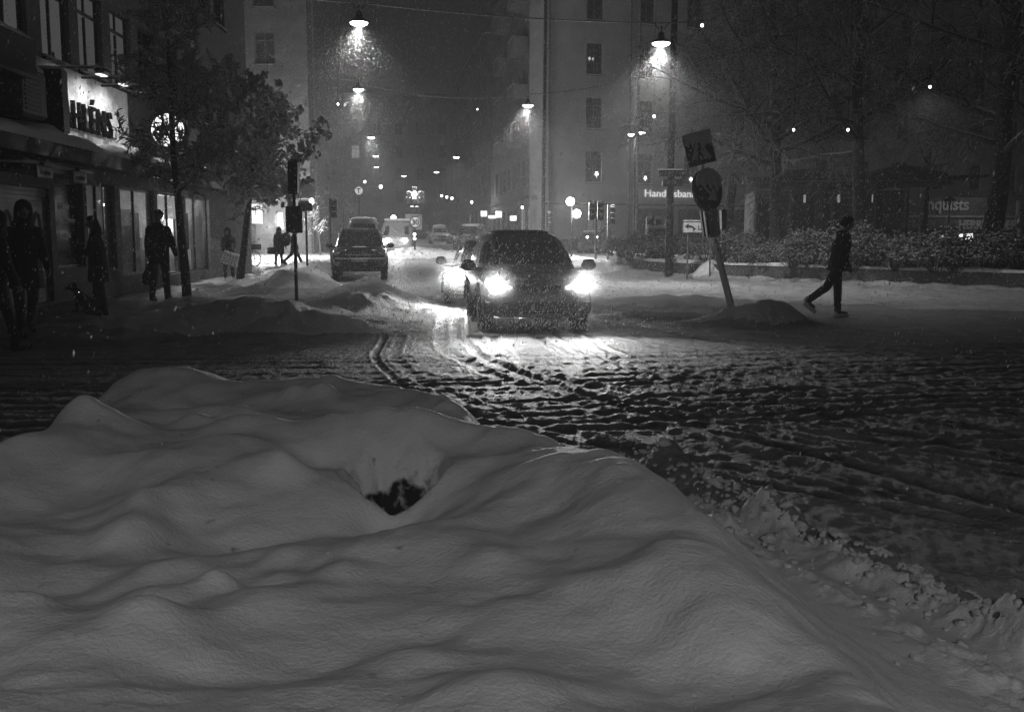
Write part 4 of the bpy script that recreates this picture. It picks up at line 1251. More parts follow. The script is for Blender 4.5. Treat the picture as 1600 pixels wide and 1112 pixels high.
# crust of snow stuck on the upper third of the disc
rg = random.Random(4); n = 30; top_ = []; bot = []
for i in range(n + 1):
    x = -.36 + .72 * i / n
    zt_ = math.sqrt(max(.40 ** 2 - x * x, 0)) + .03
    zb_ = .12 + .3 * x * 0 - .0 - (.1 * (i / n)) + rg.uniform(-.03, .03) - .06 * math.sin(i * .8)
    top_.append((x, max(zt_, zb_ + .01))); bot.append((x, zb_))
mb = MB()
for i in range(n):
    q = [top_[i], top_[i + 1], bot[i + 1], bot[i]]
    vs = [sgn + M3 @ Vector((p[0], -.045 - (.03 if k < 2 else 0), p[1])) for k, p in enumerate(q)] + [sgn + M3 @ Vector((p[0], -.03, p[1])) for p in q]
    mb.add(vs, [(0, 3, 2, 1), (0, 1, 5, 4), (2, 3, 7, 6), (3, 0, 4, 7), (1, 2, 6, 5)])
mb.build('stuck_snow', M['twig_snow'], t)
# crossing sign
M4 = Euler((R(-4), R(-14), R(24))).to_matrix()
mb = MB(); hw, hh = .32, .31
def quad(mb, c, M_, x0, x1, z0, z1, y0, y1):
    mb.box(tuple(c + M_ @ Vector(((x0 + x1) / 2, (y0 + y1) / 2, (z0 + z1) / 2))), (x1 - x0, y1 - y0, z1 - z0), M_)
quad(mb, sq, M4, -hw, hw, -hh, hh, -.012, .012); mb.build('crossing_sign', M['signblue'], t)
mb = MB()
mb.add([sq + M4 @ Vector((p[0], -.016, p[1])) for p in ((-.25, -.22), (.25, -.22), (.0, .24))], [(0, 1, 2)]); mb.build('triangle', M['signarrow'], t)
mb = MB()
for (p0, p1, r_) in (((0, .08), (0, .10), .035), ((0, .04), (-.02, -.06), .026), ((-.02, -.06), (-.08, -.18), .018), ((-.02, -.06), (.06, -.18), .018), ((0, .03), (.08, -.04), .012), ((0, .03), (-.07, -.03), .012)):
    a_ = sq + M4 @ Vector((p0[0], -.024, p0[1])); b_ = sq + M4 @ Vector((p1[0], -.024, p1[1])); mb.capsule(a_, b_, r_, r_ * .8, 6)
for k in range(4):
    quad(mb, sq, M4, -.2 + k * .11, -.15 + k * .11, -.215, -.19, -.024, -.017)
mb.build('walking_figure', M['signblue'], t)
rg = random.Random(9)
mb = MB(); pts = []
for k in range(16):
    x = -hw + k * 2 * hw / 15
    pts.append((x, .05 + .16 * rg.random() - .1 * (k / 15)))
for k in range(15):
    mb.add([sq + M4 @ Vector((a, y, b)) for (a, b, y) in ((pts[k][0], pts[k][1], -.03), (pts[k + 1][0], pts[k + 1][1], -.03), (pts[k + 1][0], hh + .02, -.05), (pts[k][0], hh + .02, -.05))], [(0, 1, 2, 3)])
mb.add([sq + M4 @ Vector(p) for p in ((-hw, -.05, hh + .02), (hw, -.05, hh + .02), (hw, .02, hh + .03), (-hw, .02, hh + .03))], [(0, 1, 2, 3)])
mb.build('stuck_snow', M['twig_snow'], t)
mb = MB(); quad(mb, sq, M4, hw, hw + .014, -hh, hh, -.02, .02); mb.build('bright_edge', M['chrome'], t)

# diversion board with LL
D = 35.5
g0 = at_ground(1076, D)
t = empty('direction_board', g0, 0, 'small white board with a bent arrow and LL in front of the hedge', 'road sign')
c = P(1089, 355, D) - g0
mb = MB(); mb.box((c.x, 0, c.z), (1.02, .04, .40), bev=.015); mb.build('board', M['white'], t)
mb = MB()
for (cx, cz, w, hh_) in ((0, .19, 1.02, .02), (0, -.19, 1.02, .02), (-.5, 0, .02, .4), (.5, 0, .02, .4)): mb.box((c.x + cx, -.026, c.z + cz), (w, .01, hh_))
mb.build('board_rim', M['signblue'], t)
mb = MB()
mb.add([(c.x + p[0], -.03, c.z + p[1]) for p in ((-.44, .03), (-.3, .13), (-.3, -.07))], [(0, 2, 1)])
mb.tube([(c.x - .31, -.03, c.z + .03), (c.x - .2, -.03, c.z + .03), (c.x - .12, -.03, c.z - .02), (c.x - .11, -.03, c.z - .12)], .03, 6); mb.build('arrow', M['signblue'], t)
text_mesh('lettering', '- LL', .21, M['signblue'], t, (c.x - .10, -.03, c.z - .1), ext=.003, bold=.006)
mb = MB(); post(mb, -.02, .04, -.1, c.z + .2, .03); post(mb, .78, .04, -.1, c.z + .2, .03); mb.build('leg', M['steel'], t)
mb = MB(); mb.box((c.x, 0, c.z + .22), (1.0, .06, .05), bev=.02); mb.build('snow_cap', M['snow2'], t)

# lantern on the right and a lean mast
t = empty('old_lantern', at_ground(1481, 58), 0, 'dark old style street lantern with a flat hat in front of the menswear shop', 'lamp post')
z = P(0, 312, 58).z - t.location.z
mb = MB(); post(mb, 0, 0, 0, z - .2, .05); mb.build('pole', M['wblack'], t)
mb = MB(); mb.lathe([(.04, z + .18), (.1, z + .1), (.34, z), (.36, z - .04), (.1, z - .1), (.08, z - .3)], 14); mb.build('lamp_head', M['wblack'], t)
# ------------------------------------------------------------------ cars (local: nose at y=0 looking to -y)
M['thinsnow'] = mat('thin snow on paint', .3, .7, var=.5, scale=7)
def sup(hw, hz, n, k, N):
    a = 2 * PI * (k + .5) / N
    c, s = math.cos(a), math.sin(a)
    return (hw * math.copysign(abs(c) ** (2 / n), c), hz * math.copysign(abs(s) ** (2 / n), s))
def car(name, label, loc, rz, spec, paint, group=None, lights=0.0, snow=.5, power=0, roofbox=False, taxi=False, front=True):
    """spec: body stations (y, half width, z bottom, z top) and cabin levels (z, y0, y1, half width)"""
    t = empty(name, loc, rz, label, 'car', group)
    N = 32
    rings = []
    for (y, hw, z0, z1) in spec['body']:
        rings.append([(sup(hw, (z1 - z0) / 2, 5.2, k, N)[0], y, (z0 + z1) / 2 + sup(hw, (z1 - z0) / 2, 4.0, k, N)[1]) for k in range(N)])
    mb = MB(); mb.loft(rings)
    def ring(z, y0, y1, hw, n=4.5):
        return [(sup(hw, 1, n, k, N)[0], (y0 + y1) / 2 + sup(1, (y1 - y0) / 2, n, k, N)[1], z) for k in range(N)]
    cab = spec['cabin']
    mb.loft([ring(*c) for c in cab])
    mb.build('body', paint, t, True)
    # glazing: patches of the cabin set 8 mm proud
    def cab_at(z):
        for a, b in zip(cab, cab[1:]):
            if a[0] <= z <= b[0]:
                q = (z - a[0]) / (b[0] - a[0]); return [a[i] + (b[i] - a[i]) * q for i in range(4)]
        return cab[-1]
    zlo, zhi = spec['glass']
    def patch(fn, name_, mat_, nz=5, nx=10):
        mb = MB(); vs = []
        for j in range(nz + 1):
            z = zlo + (zhi - zlo) * j / nz
            for i in range(nx + 1):
                vs.append(fn(z, i / nx))
        fs = [(j * (nx + 1) + i, j * (nx + 1) + i + 1, (j + 1) * (nx + 1) + i + 1, (j + 1) * (nx + 1) + i) for j in range(nz) for i in range(nx)]
        mb.add(vs, fs); return mb.build(name_, mat_, t, True)
    def front_fn(off):
        def f(z, u):
            _, y0, y1, hw = cab_at(z); xx = (u * 2 - 1) * hw * .88
            q = abs(xx / hw) ** 4.5
            return (xx, (y0 + y1) / 2 - (y1 - y0) / 2 * (1 - q) ** (1 / 4.5) - off, z)
        return f
    patch(front_fn(.008), 'windscreen', M['glass'])
    def rear_fn(z, u):
        _, y0, y1, hw = cab_at(z); xx = (u * 2 - 1) * hw * .86; q = abs(xx / hw) ** 4.5
        return (xx, (y0 + y1) / 2 + (y1 - y0) / 2 * (1 - q) ** (1 / 4.5) + .008, z)
    patch(rear_fn, 'rear_window', M['glass'])
    for sx in (-1, 1):
        def sf(z, u, sx=sx):
            _, y0, y1, hw = cab_at(z); ym = (y0 + y1) / 2; hl = (y1 - y0) / 2
            yy = ym + (u * 2 - 1) * hl * .86; q = abs((yy - ym) / hl) ** 4.5
            return (sx * (hw * (1 - q) ** (1 / 4.5) + .008), yy, z)
        patch(sf, 'side_window', M['glass'])
    W = spec['W']; L = spec['L']; wr = spec['wr']
    # wheels
    for (sx, y) in ((-1, spec['wf']), (1, spec['wf']), (-1, spec['wb']), (1, spec['wb'])):
        mb = MB(); x = sx * (W / 2 - .115)
        mb.lathe([(wr * .62, -.115), (wr * .92, -.115), (wr, -.075), (wr, .075), (wr * .92, .115), (wr * .62, .115)], 28, (x, y, wr), 'x')
        for k in range(28):
            a = 2 * PI * k / 28; mb.box((x, y + math.cos(a) * wr, wr + math.sin(a) * wr), (.19, .02, .03), (a, 0, 0))
        w_ = mb.build('wheel', M['tyre'], t)
        mb = MB(); xo = x + sx * .1
        mb.lathe([(.001, 0), (wr * .6, 0), (wr * .64, sx * .02), (wr * .6, sx * .022), (wr * .5, sx * .0), (.001, sx * .012)], 20, (xo, y, wr), 'x', cap=False)
        for k in range(5):
            a = 2 * PI * k / 5; mb.box((xo + sx * .015, y + math.cos(a) * wr * .32, wr + math.sin(a) * wr * .32), (.02, wr * .55, .05), (a, 0, 0))
        mb.build('rim', M['rim'], w_)
        mb = MB(); rr = wr + .07    # dark arch lip
        pts = [(sx * (W / 2 + .0), y - rr * math.cos(PI * k / 12), wr * .95 + rr * math.sin(PI * k / 12)) for k in range(13)]
        mb.tube(pts, .035, 6); mb.build('wheel_arch', M['plastic'], t)
    # underside and lower bumper
    b = spec['body']
    mb = MB(); mb.box((0, L * .5, spec['clr'] + .06), (W * .8, L * .86, .12)); mb.build('underbody', M['plastic'], t)
    # mirrors
    for sx in (-1, 1):
        mb = MB(); mz = spec['mz']; my = spec['my']
        mb.ball((sx * (W / 2 + .13), my, mz), (.13, .08, .085), 12, 8); mb.tube([(sx * (W / 2 - .22), my + .05, mz - .10), (sx * (W / 2 - .08), my + .03, mz - .07), (sx * (W / 2 + .05), my, mz - .04)], .03, 6)
        mb.build('mirror', paint, t, True)
        mb = MB(); mb.ball((sx * (W / 2 + .13), my, mz + .075), (.1, .06, .03), 10, 6); mb.build('mirror_snow', M['wframe'], t, True)
    if front:
        spec['face'](t, spec, lights, power)
    # snow lying on roof and bonnet
    if snow > 0:
        zt = cab[-2]; 
        mb = MB(); n = 24; rg = random.Random(len(name))
        top = cab[-1]
        rr_ = []
        for (q, dz) in ((.97, -.045), (.99, snow * .06), (.8, snow * .13), (.4, snow * .155), (.02, snow * .16)):
            rr_.append([(p[0] * q, (top[1] + top[2]) / 2 + (p[1] - (top[1] + top[2]) / 2) * q, top[0] + .0 + dz) for p in ring(0, cab[-2][1], cab[-2][2], cab[-2][3])])
        mb.loft(rr_); mb.build('roof_snow', spec.get('snowmat', M['wframe']), t, True)
    return t

def head_lamp(t, poly, y, mat_, name='headlight', parent=None):
    mb = MB(); mb.prism(poly, y - .02, y + .06); return mb.build(name, mat_, parent or t)

def face_crossover(t, s, lights, power):
    W = s['W']
    for sx in (-1, 1):
        poly = [(sx * .42, .735), (sx * .54, .715), (sx * .74, .73), (sx * .81, .80), (sx * .78, .865), (sx * .66, .86), (sx * .53, .785)]
        mb = MB(); vs = []
        for (x, z) in poly:
            ax = abs(x); yy = .02 + .34 * max(0, (ax - .36) / .5) ** 2.2
            vs.append((x, yy - .07, z))
        vs2 = [(v[0], v[1] + .1, v[2]) for v in vs]; n = len(vs)
        mb.add(vs + vs2, [tuple(range(n)), tuple(range(2 * n - 1, n - 1, -1))] + [(i, i + n, (i + 1) % n + n, (i + 1) % n) for i in range(n)])
        hl = mb.build('headlight', M['chrome'] if not power else E['globe'], t)
        if power:
            mb = MB(); mb.ball((sx * .67, .07, .79), (.10, .09, .085), 14, 10); mb.build('bulb', E['head'], hl)
            light('SPOT', (sx * .68, -.05, .79), power, hl, .06, 120, 1.0, rot=(R(-88), 0, 0), name='headlight_beam')
        mb = MB(); mb.ball((sx * .70, .09, .42), (.075, .03, .06), 12, 8); mb.build('fog_light', M['glass'], t)
        mb = MB(); mb.box((sx * .70, .08, .42), (.27, .05, .2), (0, 0, -sx * .25), bev=.03); mb.build('fog_light_recess', M['plastic'], t)
        mb = MB(); mb.tube([(sx * .34, -.035, .755), (sx * .17, -.05, .72), (sx * .02, -.055, .69)], .022, 8); mb.build('grille_bar', M['plastic'], t)
    mb = MB(); mb.prism([(-.38, .74), (.38, .74), (.2, .70), (.0, .66), (-.2, .70)], -.045, .02); mb.build('upper_grille', M['plastic'], t)
    mb = MB(); mb.prism([(-.56, .30), (.56, .30), (.62, .42), (.54, .50), (-.54, .50), (-.62, .42)], -.03, .05)
    gr = mb.build('lower_grille', M['plastic'], t)
    mb = MB()
    for k in range(5): mb.box((0, -.038, .325 + k * .038), (1.05 - abs(k - 2) * .02, .012, .012))
    mb.build('grille_slat', M['wframe'], gr)
    mb = MB(); mb.box((0, -.05, .57), (.52, .02, .115), bev=.008); mb.build('number_plate', M['steel'], t)
    mb = MB(); mb.tube([(-.84, .30, .33), (-.6, .03, .305), (0, -.04, .30), (.6, .03, .305), (.84, .30, .33)], .035, 8); mb.build('bumper_lip', M['steel'], t)
    mb = MB(); mb.lathe([(.001, -.01), (.05, -.008), (.055, .01)], 16, (0, -.058, .70), 'y', cap=False); mb.build('badge', M['chrome'], t)
    for sx in (-1, 1):
        mb = MB(); mb.tube([(sx * .05, .93, 1.03), (sx * .5, 1.0, 1.10)], .012, 5); mb.build('wiper', M['plastic'], t)
    mb = MB()   # frosting of snow on the bonnet
    vs = []; nx, ny = 12, 8
    for j in range(ny + 1):
        for i in range(nx + 1):
            u_ = i / nx * 2 - 1; v_ = j / ny
            y = .14 + v_ * .8; hwx = .70 + .06 * v_
            zt = float(np.interp(y, [q[0] for q in s['body']], [q[3] for q in s['body']]))
            vs.append((u_ * hwx, y, zt - .012 - .05 * abs(u_) ** 6 + .022 * (1 - abs(u_) ** 5) + .006 * math.sin(i * 2.3 + j)))
    mb.add(vs, [(j * (nx + 1) + i, j * (nx + 1) + i + 1, (j + 1) * (nx + 1) + i + 1, (j + 1) * (nx + 1) + i) for j in range(ny) for i in range(nx)])
    mb.build('bonnet_snow', M['thinsnow'], t, True)

def face_suv(t, s, lights, power):
    for sx in (-1, 1):
        mb = MB(); mb.prism([(sx * .50, .88), (sx * .84, .86), (sx * .86, 1.0), (sx * .80, 1.06), (sx * .52, 1.02)], .0, .14); hl = mb.build('headlight', M['rim'], t)
        mb = MB(); mb.lathe([(.001, -.02), (.075, -.01), (.085, .02)], 14, (sx * .68, .0, .96), 'y', cap=False); mb.build('reflector', M['chrome'], hl)
        mb = MB(); mb.lathe([(.001, -.03), (.06, -.02), (.07, .02)], 12, (sx * .66, -.03, .56), 'y', cap=False); mb.build('fog_light', M['rim'], t)
        mb = MB(); mb.tube([(sx * .66, 1.5, 1.74), (sx * .68, 1.9, 1.8), (sx * .68, 3.6, 1.8), (sx * .66, 3.9, 1.74)], .022, 6); mb.build('roof_rail', M['plastic'], t)
    mb = MB(); mb.box((0, -.04, .95), (.84, .06, .2), bev=.03); gr = mb.build('grille', M['plastic'], t)
    mb = MB(); mb.tube([(-.46, -.06, 1.0), (-.43, -.08, 1.06), (.43, -.08, 1.06), (.46, -.06, 1.0)], .02, 6); mb.tube([(-.44, -.07, .86), (.44, -.07, .86)], .016, 6); mb.build('chrome_trim', M['chrome'], gr)
    for k in range(9):
        pass
    mb = MB()
    for k in range(9): mb.box((-.36 + k * .09, -.072, .95), (.018, .012, .16))
    mb.build('grille_slat', M['wframe'], gr)
    mb = MB(); mb.box((0, -.07, .70), (1.68, .14, .15), bev=.05); mb.box((0, -.05, .50), (1.4, .1, .16), bev=.04); mb.build('bumper', M['plastic'], t)
    mb = MB(); mb.box((0, -.15, .70), (.54, .02, .12), bev=.01); mb.build('number_plate', M['steel'], t)
    mb = MB(); mb.ball((0, .28, 1.13), (.26, .16, .025), 14, 6); mb.build('bonnet_snow', M['snow2'], t, True)
    for sx in (-1, 1):
        mb = MB(); mb.tube([(sx * .1, 1.05, 1.2), (sx * .55, 1.1, 1.24)], .014, 5); mb.build('wiper', M['plastic'], t)

def face_sedan(t, s, lights, power):
    for sx in (-1, 1):
        mb = MB(); mb.prism([(sx * .42, .60), (sx * .78, .60), (sx * .82, .70), (sx * .74, .74), (sx * .44, .68)], .02, .2); hl = mb.build('headlight', E['globe'] if power else M['chrome'], t)
        if power:
            mb = MB(); mb.lathe([(.001, -.02), (.08, -.015), (.085, .03)], 16, (sx * .64, .0, .67), 'y', cap=False); mb.build('bulb', E['head'], hl)
            light('SPOT', (sx * .64, -.09, .67), power, hl, .06, 120, 1.0, rot=(R(-88), 0, 0), name='headlight_beam')
    mb = MB(); mb.box((0, -.01, .62), (.7, .05, .13), bev=.02); mb.box((0, -.02, .34), (1.2, .05, .14), bev=.03); mb.build('grille', M['plastic'], t)
    mb = MB(); mb.box((0, -.05, .47), (.52, .02, .11)); mb.build('number_plate', M['wframe'], t)

CROSS = dict(W=1.76, L=4.25, wr=.345, wf=.83, wb=3.42, clr=.27, mz=1.04, my=1.18, glass=(1.07, 1.43), face=face_crossover,
    body=[(-.02, .56, .40, .62), (0, .66, .33, .70), (.06, .75, .30, .78), (.18, .82, .29, .86), (.4, .865, .29, .92), (.9, .875, .29, 1.0), (1.5, .88, .29, 1.03), (2.8, .88, .29, 1.05), (3.7, .865, .29, 1.06), (4.1, .82, .26, 1.02), (4.24, .70, .36, .95)],
    cabin=[(.96, .72, 4.12, .84), (1.07, .95, 4.08, .81), (1.25, 1.22, 4.0, .765), (1.43, 1.52, 3.88, .69), (1.52, 1.78, 3.75, .62), (1.565, 2.05, 3.55, .52), (1.58, 2.3, 3.3, .35)])
SUV = dict(W=1.86, L=4.7, wr=.37, wf=.88, wb=3.65, clr=.3, mz=1.17, my=1.32, glass=(1.17, 1.62), face=face_suv, snowmat=None,
    body=[(-.02, .70, .50, .98), (.02, .80, .44, 1.06), (.12, .87, .42, 1.10), (.4, .91, .42, 1.13), (.9, .92, .38, 1.16), (1.5, .93, .36, 1.18), (3.9, .93, .36, 1.18), (4.5, .91, .4, 1.15), (4.68, .84, .5, 1.1)],
    cabin=[(1.08, 1.0, 4.6, .87), (1.17, 1.12, 4.58, .84), (1.4, 1.38, 4.5, .79), (1.62, 1.62, 4.4, .73), (1.69, 1.75, 4.3, .68), (1.73, 1.95, 4.15, .58)])
SEDAN = dict(W=1.78, L=4.6, wr=.32, wf=.85, wb=3.6, clr=.16, mz=.98, my=1.42, glass=(.97, 1.3), face=face_sedan,
    body=[(-.02, .6, .3, .6), (.02, .7, .22, .68), (.14, .8, .19, .74), (.45, .86, .18, .82), (1.1, .88, .18, .9), (1.8, .885, .18, .94), (3.4, .88, .18, .96), (4.2, .85, .2, .95), (4.5, .78, .28, .9), (4.6, .68, .38, .82)],
    cabin=[(.88, 1.0, 4.1, .82), (.97, 1.22, 3.95, .79), (1.15, 1.5, 3.7, .73), (1.3, 1.85, 3.45, .66), (1.37, 2.1, 3.2, .57), (1.4, 2.35, 3.0, .42)])
for s_ in (SUV,): s_['snowmat'] = M['wframe']
def on_road(px, D, dz=0): x = X(px, D); return (x, D, gz(x, D) * .0 + max(0, .0175 * (D - 33) ** 2 / (D - 25) if D > 33 else 0) + dz)

car('oncoming_crossover', 'dark crossover with glaring headlights driving toward the camera in the falling snow', on_road(842, 15.45, -.02), R(6.5), CROSS, M['cardusty_lifted'], power=430, snow=.35)
car('following_car', 'dark low car with one headlight showing behind the left side of the glaring crossover', on_road(752, 21.5, -.03), R(-2), dict(SEDAN), M['carpaint'], power=430, snow=.35)
car('parked_suv', 'dark boxy parked SUV with unlit lamps and roof rails on the left by the kerb', on_road(561, 33.6, .03), R(7.5), SUV, M['carpaint'], snow=.35)
tx = car('taxi', 'hazy car with a white lit roof sign partly hidden behind the crossover roof', on_road(778, 44, 0), R(-4), dict(SEDAN, snowmat=M['snow2']), M['carpale'], snow=.3)
mb = MB(); mb.box((0, 2.2, 1.53), (.5, .16, .13), bev=.04); mb.build('roof_sign', E['bright'], tx)
# low parked saloon nearly buried behind the SUV, van beyond
car('snowed_in_car', 'snow-covered car showing its white roof behind the parked SUV', on_road(568, 46, .35), R(8), dict(SUV, snowmat=M['snow2']), M['carpale'], snow=1.6)
car('distant_car', 'small faint car with two pinpoint headlights near the bank corner', (*tuple(P(925, 371, 60))[:2], gz(*tuple(P(925, 371, 60))[:2])), R(-5), dict(SEDAN, snowmat=M['snow2']), M['carpaint'], snow=.5)
dc = bpy.data.objects['distant_car']
for sx in (-1, 1):
    mb = MB(); mb.ball((sx * .28 * 1.0 + .0, -.06, 1.05), .075, 10, 8); mb.build('bulb', E['globe'], dc)
car('roofline_car', 'faint snow-topped car left of the taxi in the haze', on_road(728, 64, .1), R(-7), dict(SUV, snowmat=M['snow2']), M['carpaint'], snow=.9)
car('far_parked_car', 'pale snow-covered car at the right of the 30 sign in the haze', on_road(690, 82, .2), R(8), dict(SEDAN, snowmat=M['snow2']), M['carpale'], snow=1.4)
# small delivery van with its headlights on
v = empty('oncoming_van', on_road(619, 62, 0), R(3), 'pale van with two glaring headlights driving away behind the snowed-in car'.replace('driving away', 'coming up'), 'van')
mb = MB(); mb.loft([[(sup(hw, (z1 - z0) / 2, 6, k, 28)[0], y, (z0 + z1) / 2 + sup(hw, (z1 - z0) / 2, 6, k, 28)[1]) for k in range(28)] for (y, hw, z0, z1) in
    ((0, .7, .4, .9), (.1, .9, .3, 1.1), (.6, .96, .3, 1.25), (1.1, .97, .3, 1.85), (1.5, .96, .3, 2.1), (5.0, .96, .3, 2.15), (5.3, .9, .4, 2.05))]); mb.build('body', M['carpale'], v, True)
mb = MB(); mb.add([(-.78, .56, 1.2), (.78, .56, 1.2), (.72, 1.06, 1.8), (-.72, 1.06, 1.8)], [(0, 1, 2, 3)]); mb.build('windscreen', M['glass'], v)
mb = MB(); mb.box((0, 3.2, 2.2), (1.7, 3.6, .16), bev=.07); mb.build('roof_snow', M['snow2'], v)
for sx in (-1, 1):
    mb = MB(); mb.ball((sx * .52, -.04, .92), (.16, .08, .13), 12, 8); mb.build('headlight', E['head'], v)
    for y in (.9, 4.2):
        mb = MB(); mb.lathe([(.2, -.1), (.33, -.1), (.33, .1), (.2, .1)], 18, (sx * .86, y, .33), 'x'); mb.build('wheel', M['tyre'], v)
light('SPOT', (0, -.25, .92), 1600, v, .3, 80, .9, rot=(R(-80), 0, 0), name='headlight_beam')

# ------------------------------------------------------------------ bicycle
b = empty('bicycle', at_ground(397, 43, .02), R(62), 'bicycle with a front basket leaning by the far end of the shop windows', 'bicycle')
for y in (0, 1.05):
    mb = MB()
    pts = [(0, y + .33 * math.cos(2 * PI * k / 28), .34 + .33 * math.sin(2 * PI * k / 28)) for k in range(29)]
    mb.tube(pts, .022, 6, cap=False)
    for k in range(8):
        a = PI * k / 8; mb.tube([(0, y - .32 * math.cos(a), .34 - .32 * math.sin(a)), (0, y + .32 * math.cos(a), .34 + .32 * math.sin(a))], .003, 3)
    mb.tube([(-.05, y, .34), (.05, y, .34)], .025, 6)
    mb.build('wheel', M['tyre'], b)
mb = MB()
for p in ([(0, 0, .34), (0, .12, .72), (0, .16, .98)], [(0, .14, .80), (0, .55, .32), (0, 1.05, .34)], [(0, .14, .72), (0, .62, .42)], [(0, .55, .32), (0, .76, .9)], [(0, .74, .78), (0, 1.05, .34)]): mb.tube(p, .018, 6)
mb.build('frame', M['plastic'], b)
mb = MB(); mb.tube([(-.3, .34, 1.0), (-.2, .16, 1.04), (0, .14, 1.0), (.2, .16, 1.04), (.3, .34, 1.0)], .014, 6); mb.build('handlebar', M['plastic'], b)
mb = MB(); mb.ball((0, .78, .95), (.1, .15, .05), 10, 6); mb.build('saddle', M['plastic'], b)
mb = MB(); mb.box((0, -.1, .84), (.34, .28, .24), bev=.03); mb.build('basket', M['plastic'], b)
mb = MB(); mb.tube([(0, .55 + .16, .32), (.1, .55 - .16, .32)], .015, 6); mb.box((.1, .72, .32), (.08, .09, .02)); mb.box((-.08, .4, .32), (.08, .09, .02)); mb.build('pedal', M['plastic'], b)
# ------------------------------------------------------------------ people: each body is one fused surface, clothes are children
def person(label, loc, rz, h=1.75, hipL=(0, 0), hipR=(0, 0), kneeL=0, kneeR=0, armL=(8, 6, 12), armR=(8, 6, 12), lean=2, headp=8, heady=0,
           coat=.52, coatw=1.0, hood=True, hair=None, hat=False, legmat='cloth2', coatmat='cloth', shoemat='boots', face=True, belly=1.0, scarf=False, category='person'):
    """local +Y... the person looks towards -Y; angles in degrees: hip=(forward, out), knee bend, arm=(forward, out, elbow bend)"""
    t = empty('person', loc, rz, label, category)
    k = h / 1.78
    hipz = .92 * k
    fwd = Vector((0, -1, 0))
    def dirv(f, o, sx):       # straight down swung forward f, outwards o
        f, o = R(f), R(o)
        return Vector((sx * math.sin(o), -math.sin(f) * math.cos(o), -math.cos(f) * math.cos(o)))
    pelvis = Vector((0, 0, hipz))
    up = Vector((0, -math.sin(R(lean)), math.cos(R(lean))))
    chest = pelvis + up * .36 * k; neck = pelvis + up * .54 * k
    hd = neck + (up * .15 + Vector((0, -.03, 0))) * k
    body = MB(); legs = MB(); coatm = MB(); shoe_l = []
    feet = []
    for sx, hip, kn in ((-1, hipL, kneeL), (1, hipR, kneeR)):
        h0 = pelvis + Vector((sx * .095 * k, 0, -.02))
        kp = h0 + dirv(hip[0], hip[1], sx) * .43 * k
        ap = kp + dirv(hip[0] - kn, hip[1] * .6, sx) * .42 * k
        body.capsule(h0, kp, .085 * k, .055 * k); body.capsule(kp, ap, .055 * k, .036 * k)
        legs.capsule(h0, kp, .105 * k, .078 * k); legs.capsule(kp, ap + Vector((0, 0, .02)), .078 * k, .062 * k)
        pitch = max(0, kn - hip[0]) * .8
        fd = Vector((0, -math.cos(R(pitch)), -math.sin(R(pitch))))
        body.capsule(ap, ap + fd * .15 * k, .036 * k, .03 * k)
        heel = ap + Vector((0, .03, -.045)) * k
        shoes = MB(); shoe_l.append(shoes)
        shoes.capsule(heel, heel + fd * .20 * k, .048 * k, .040 * k); shoes.capsule(ap + Vector((0, 0, .05)), heel, .056 * k, .05 * k)
        feet.append(heel.z - .05 * k)
    body.capsule(pelvis - Vector((.05, 0, 0)), pelvis + Vector((.05, 0, 0)), .11 * k, .11 * k)
    body.capsule(pelvis, chest, .125 * k, .14 * k); body.capsule(chest - Vector((.09 * k, 0, 0)), chest + Vector((.09 * k, 0, 0)), .115 * k, .115 * k)
    body.capsule(chest, neck, .12 * k, .055 * k); body.capsule(neck, hd, .052 * k, .06 * k)
    hands = []
    for sx, arm in ((-1, armL), (1, armR)):
        sh = chest + up * .13 * k + Vector((sx * .175 * k, 0, 0))
        el = sh + dirv(arm[0], arm[1], sx) * .29 * k
        wr = el + dirv(arm[0] + arm[2], arm[1] * .4, sx) * .26 * k
        body.capsule(sh, el, .052 * k, .04 * k); body.capsule(el, wr, .04 * k, .028 * k)
        coatm.capsule(sh, el, .085 * k, .07 * k); coatm.capsule(el, wr - (wr - el) * .05, .07 * k, .052 * k)
        dh = (wr - el).normalized(); side = Vector((0, 1, 0)).cross(dh).normalized() if abs(dh.y) < .9 else Vector((0, 0, 1))
        nrm = dh.cross(Vector((sx, 0, 0))).normalized()
        pl = wr + dh * .05 * k
        for q in (-1, 0, 1): body.capsule(wr + nrm * q * .014 * k, wr + dh * .085 * k + nrm * q * .024 * k, .018 * k, .016 * k)
        for q, ln in ((-1.5, .055), (-.5, .07), (.5, .075), (1.5, .065)):
            a_ = wr + dh * .09 * k + nrm * q * .018 * k; b_ = a_ + (dh * .75 + Vector((-sx * .5, 0, 0))) * ln * .55 * k; c_ = b_ + (dh * .3 + Vector((-sx * .9, 0, 0))) * ln * .5 * k
            body.capsule(a_, b_, .0095 * k, .009 * k, 6); body.capsule(b_, c_, .009 * k, .008 * k, 6)
        th = wr + dh * .03 * k + nrm * 1.6 * .02 * k
        body.capsule(th, th + (dh * .6 + nrm * .8) * .045 * k, .011 * k, .010 * k, 6)
        hands.append(wr + dh * .10 * k)
    # head
    HM = Euler((R(headp), 0, R(heady))).to_matrix()
    hc = hd + Vector((0, -.012, .075)) * k
    def hp(x, y, z): return hc + HM @ Vector((x, y, z)) * k
    hb = MB(); hb.ball((0, 0, 0), (.074, .094, .112), 18, 14)
    body.add([hc + HM @ (Vector(v) * k) for v in hb.v], hb.f)
    hb = MB(); hb.ball((0, -.032, -.05), (.055, .058, .062), 14, 10); body.add([hc + HM @ (Vector(v) * k) for v in hb.v], hb.f)
    body.capsule(hp(0, -.094, .012), hp(0, -.112, -.022), .010 * k, .015 * k, 8)     # nose
    body.capsule(hp(-.022, -.088, -.055), hp(.022, -.088, -.055), .011 * k, .011 * k, 8)   # lips
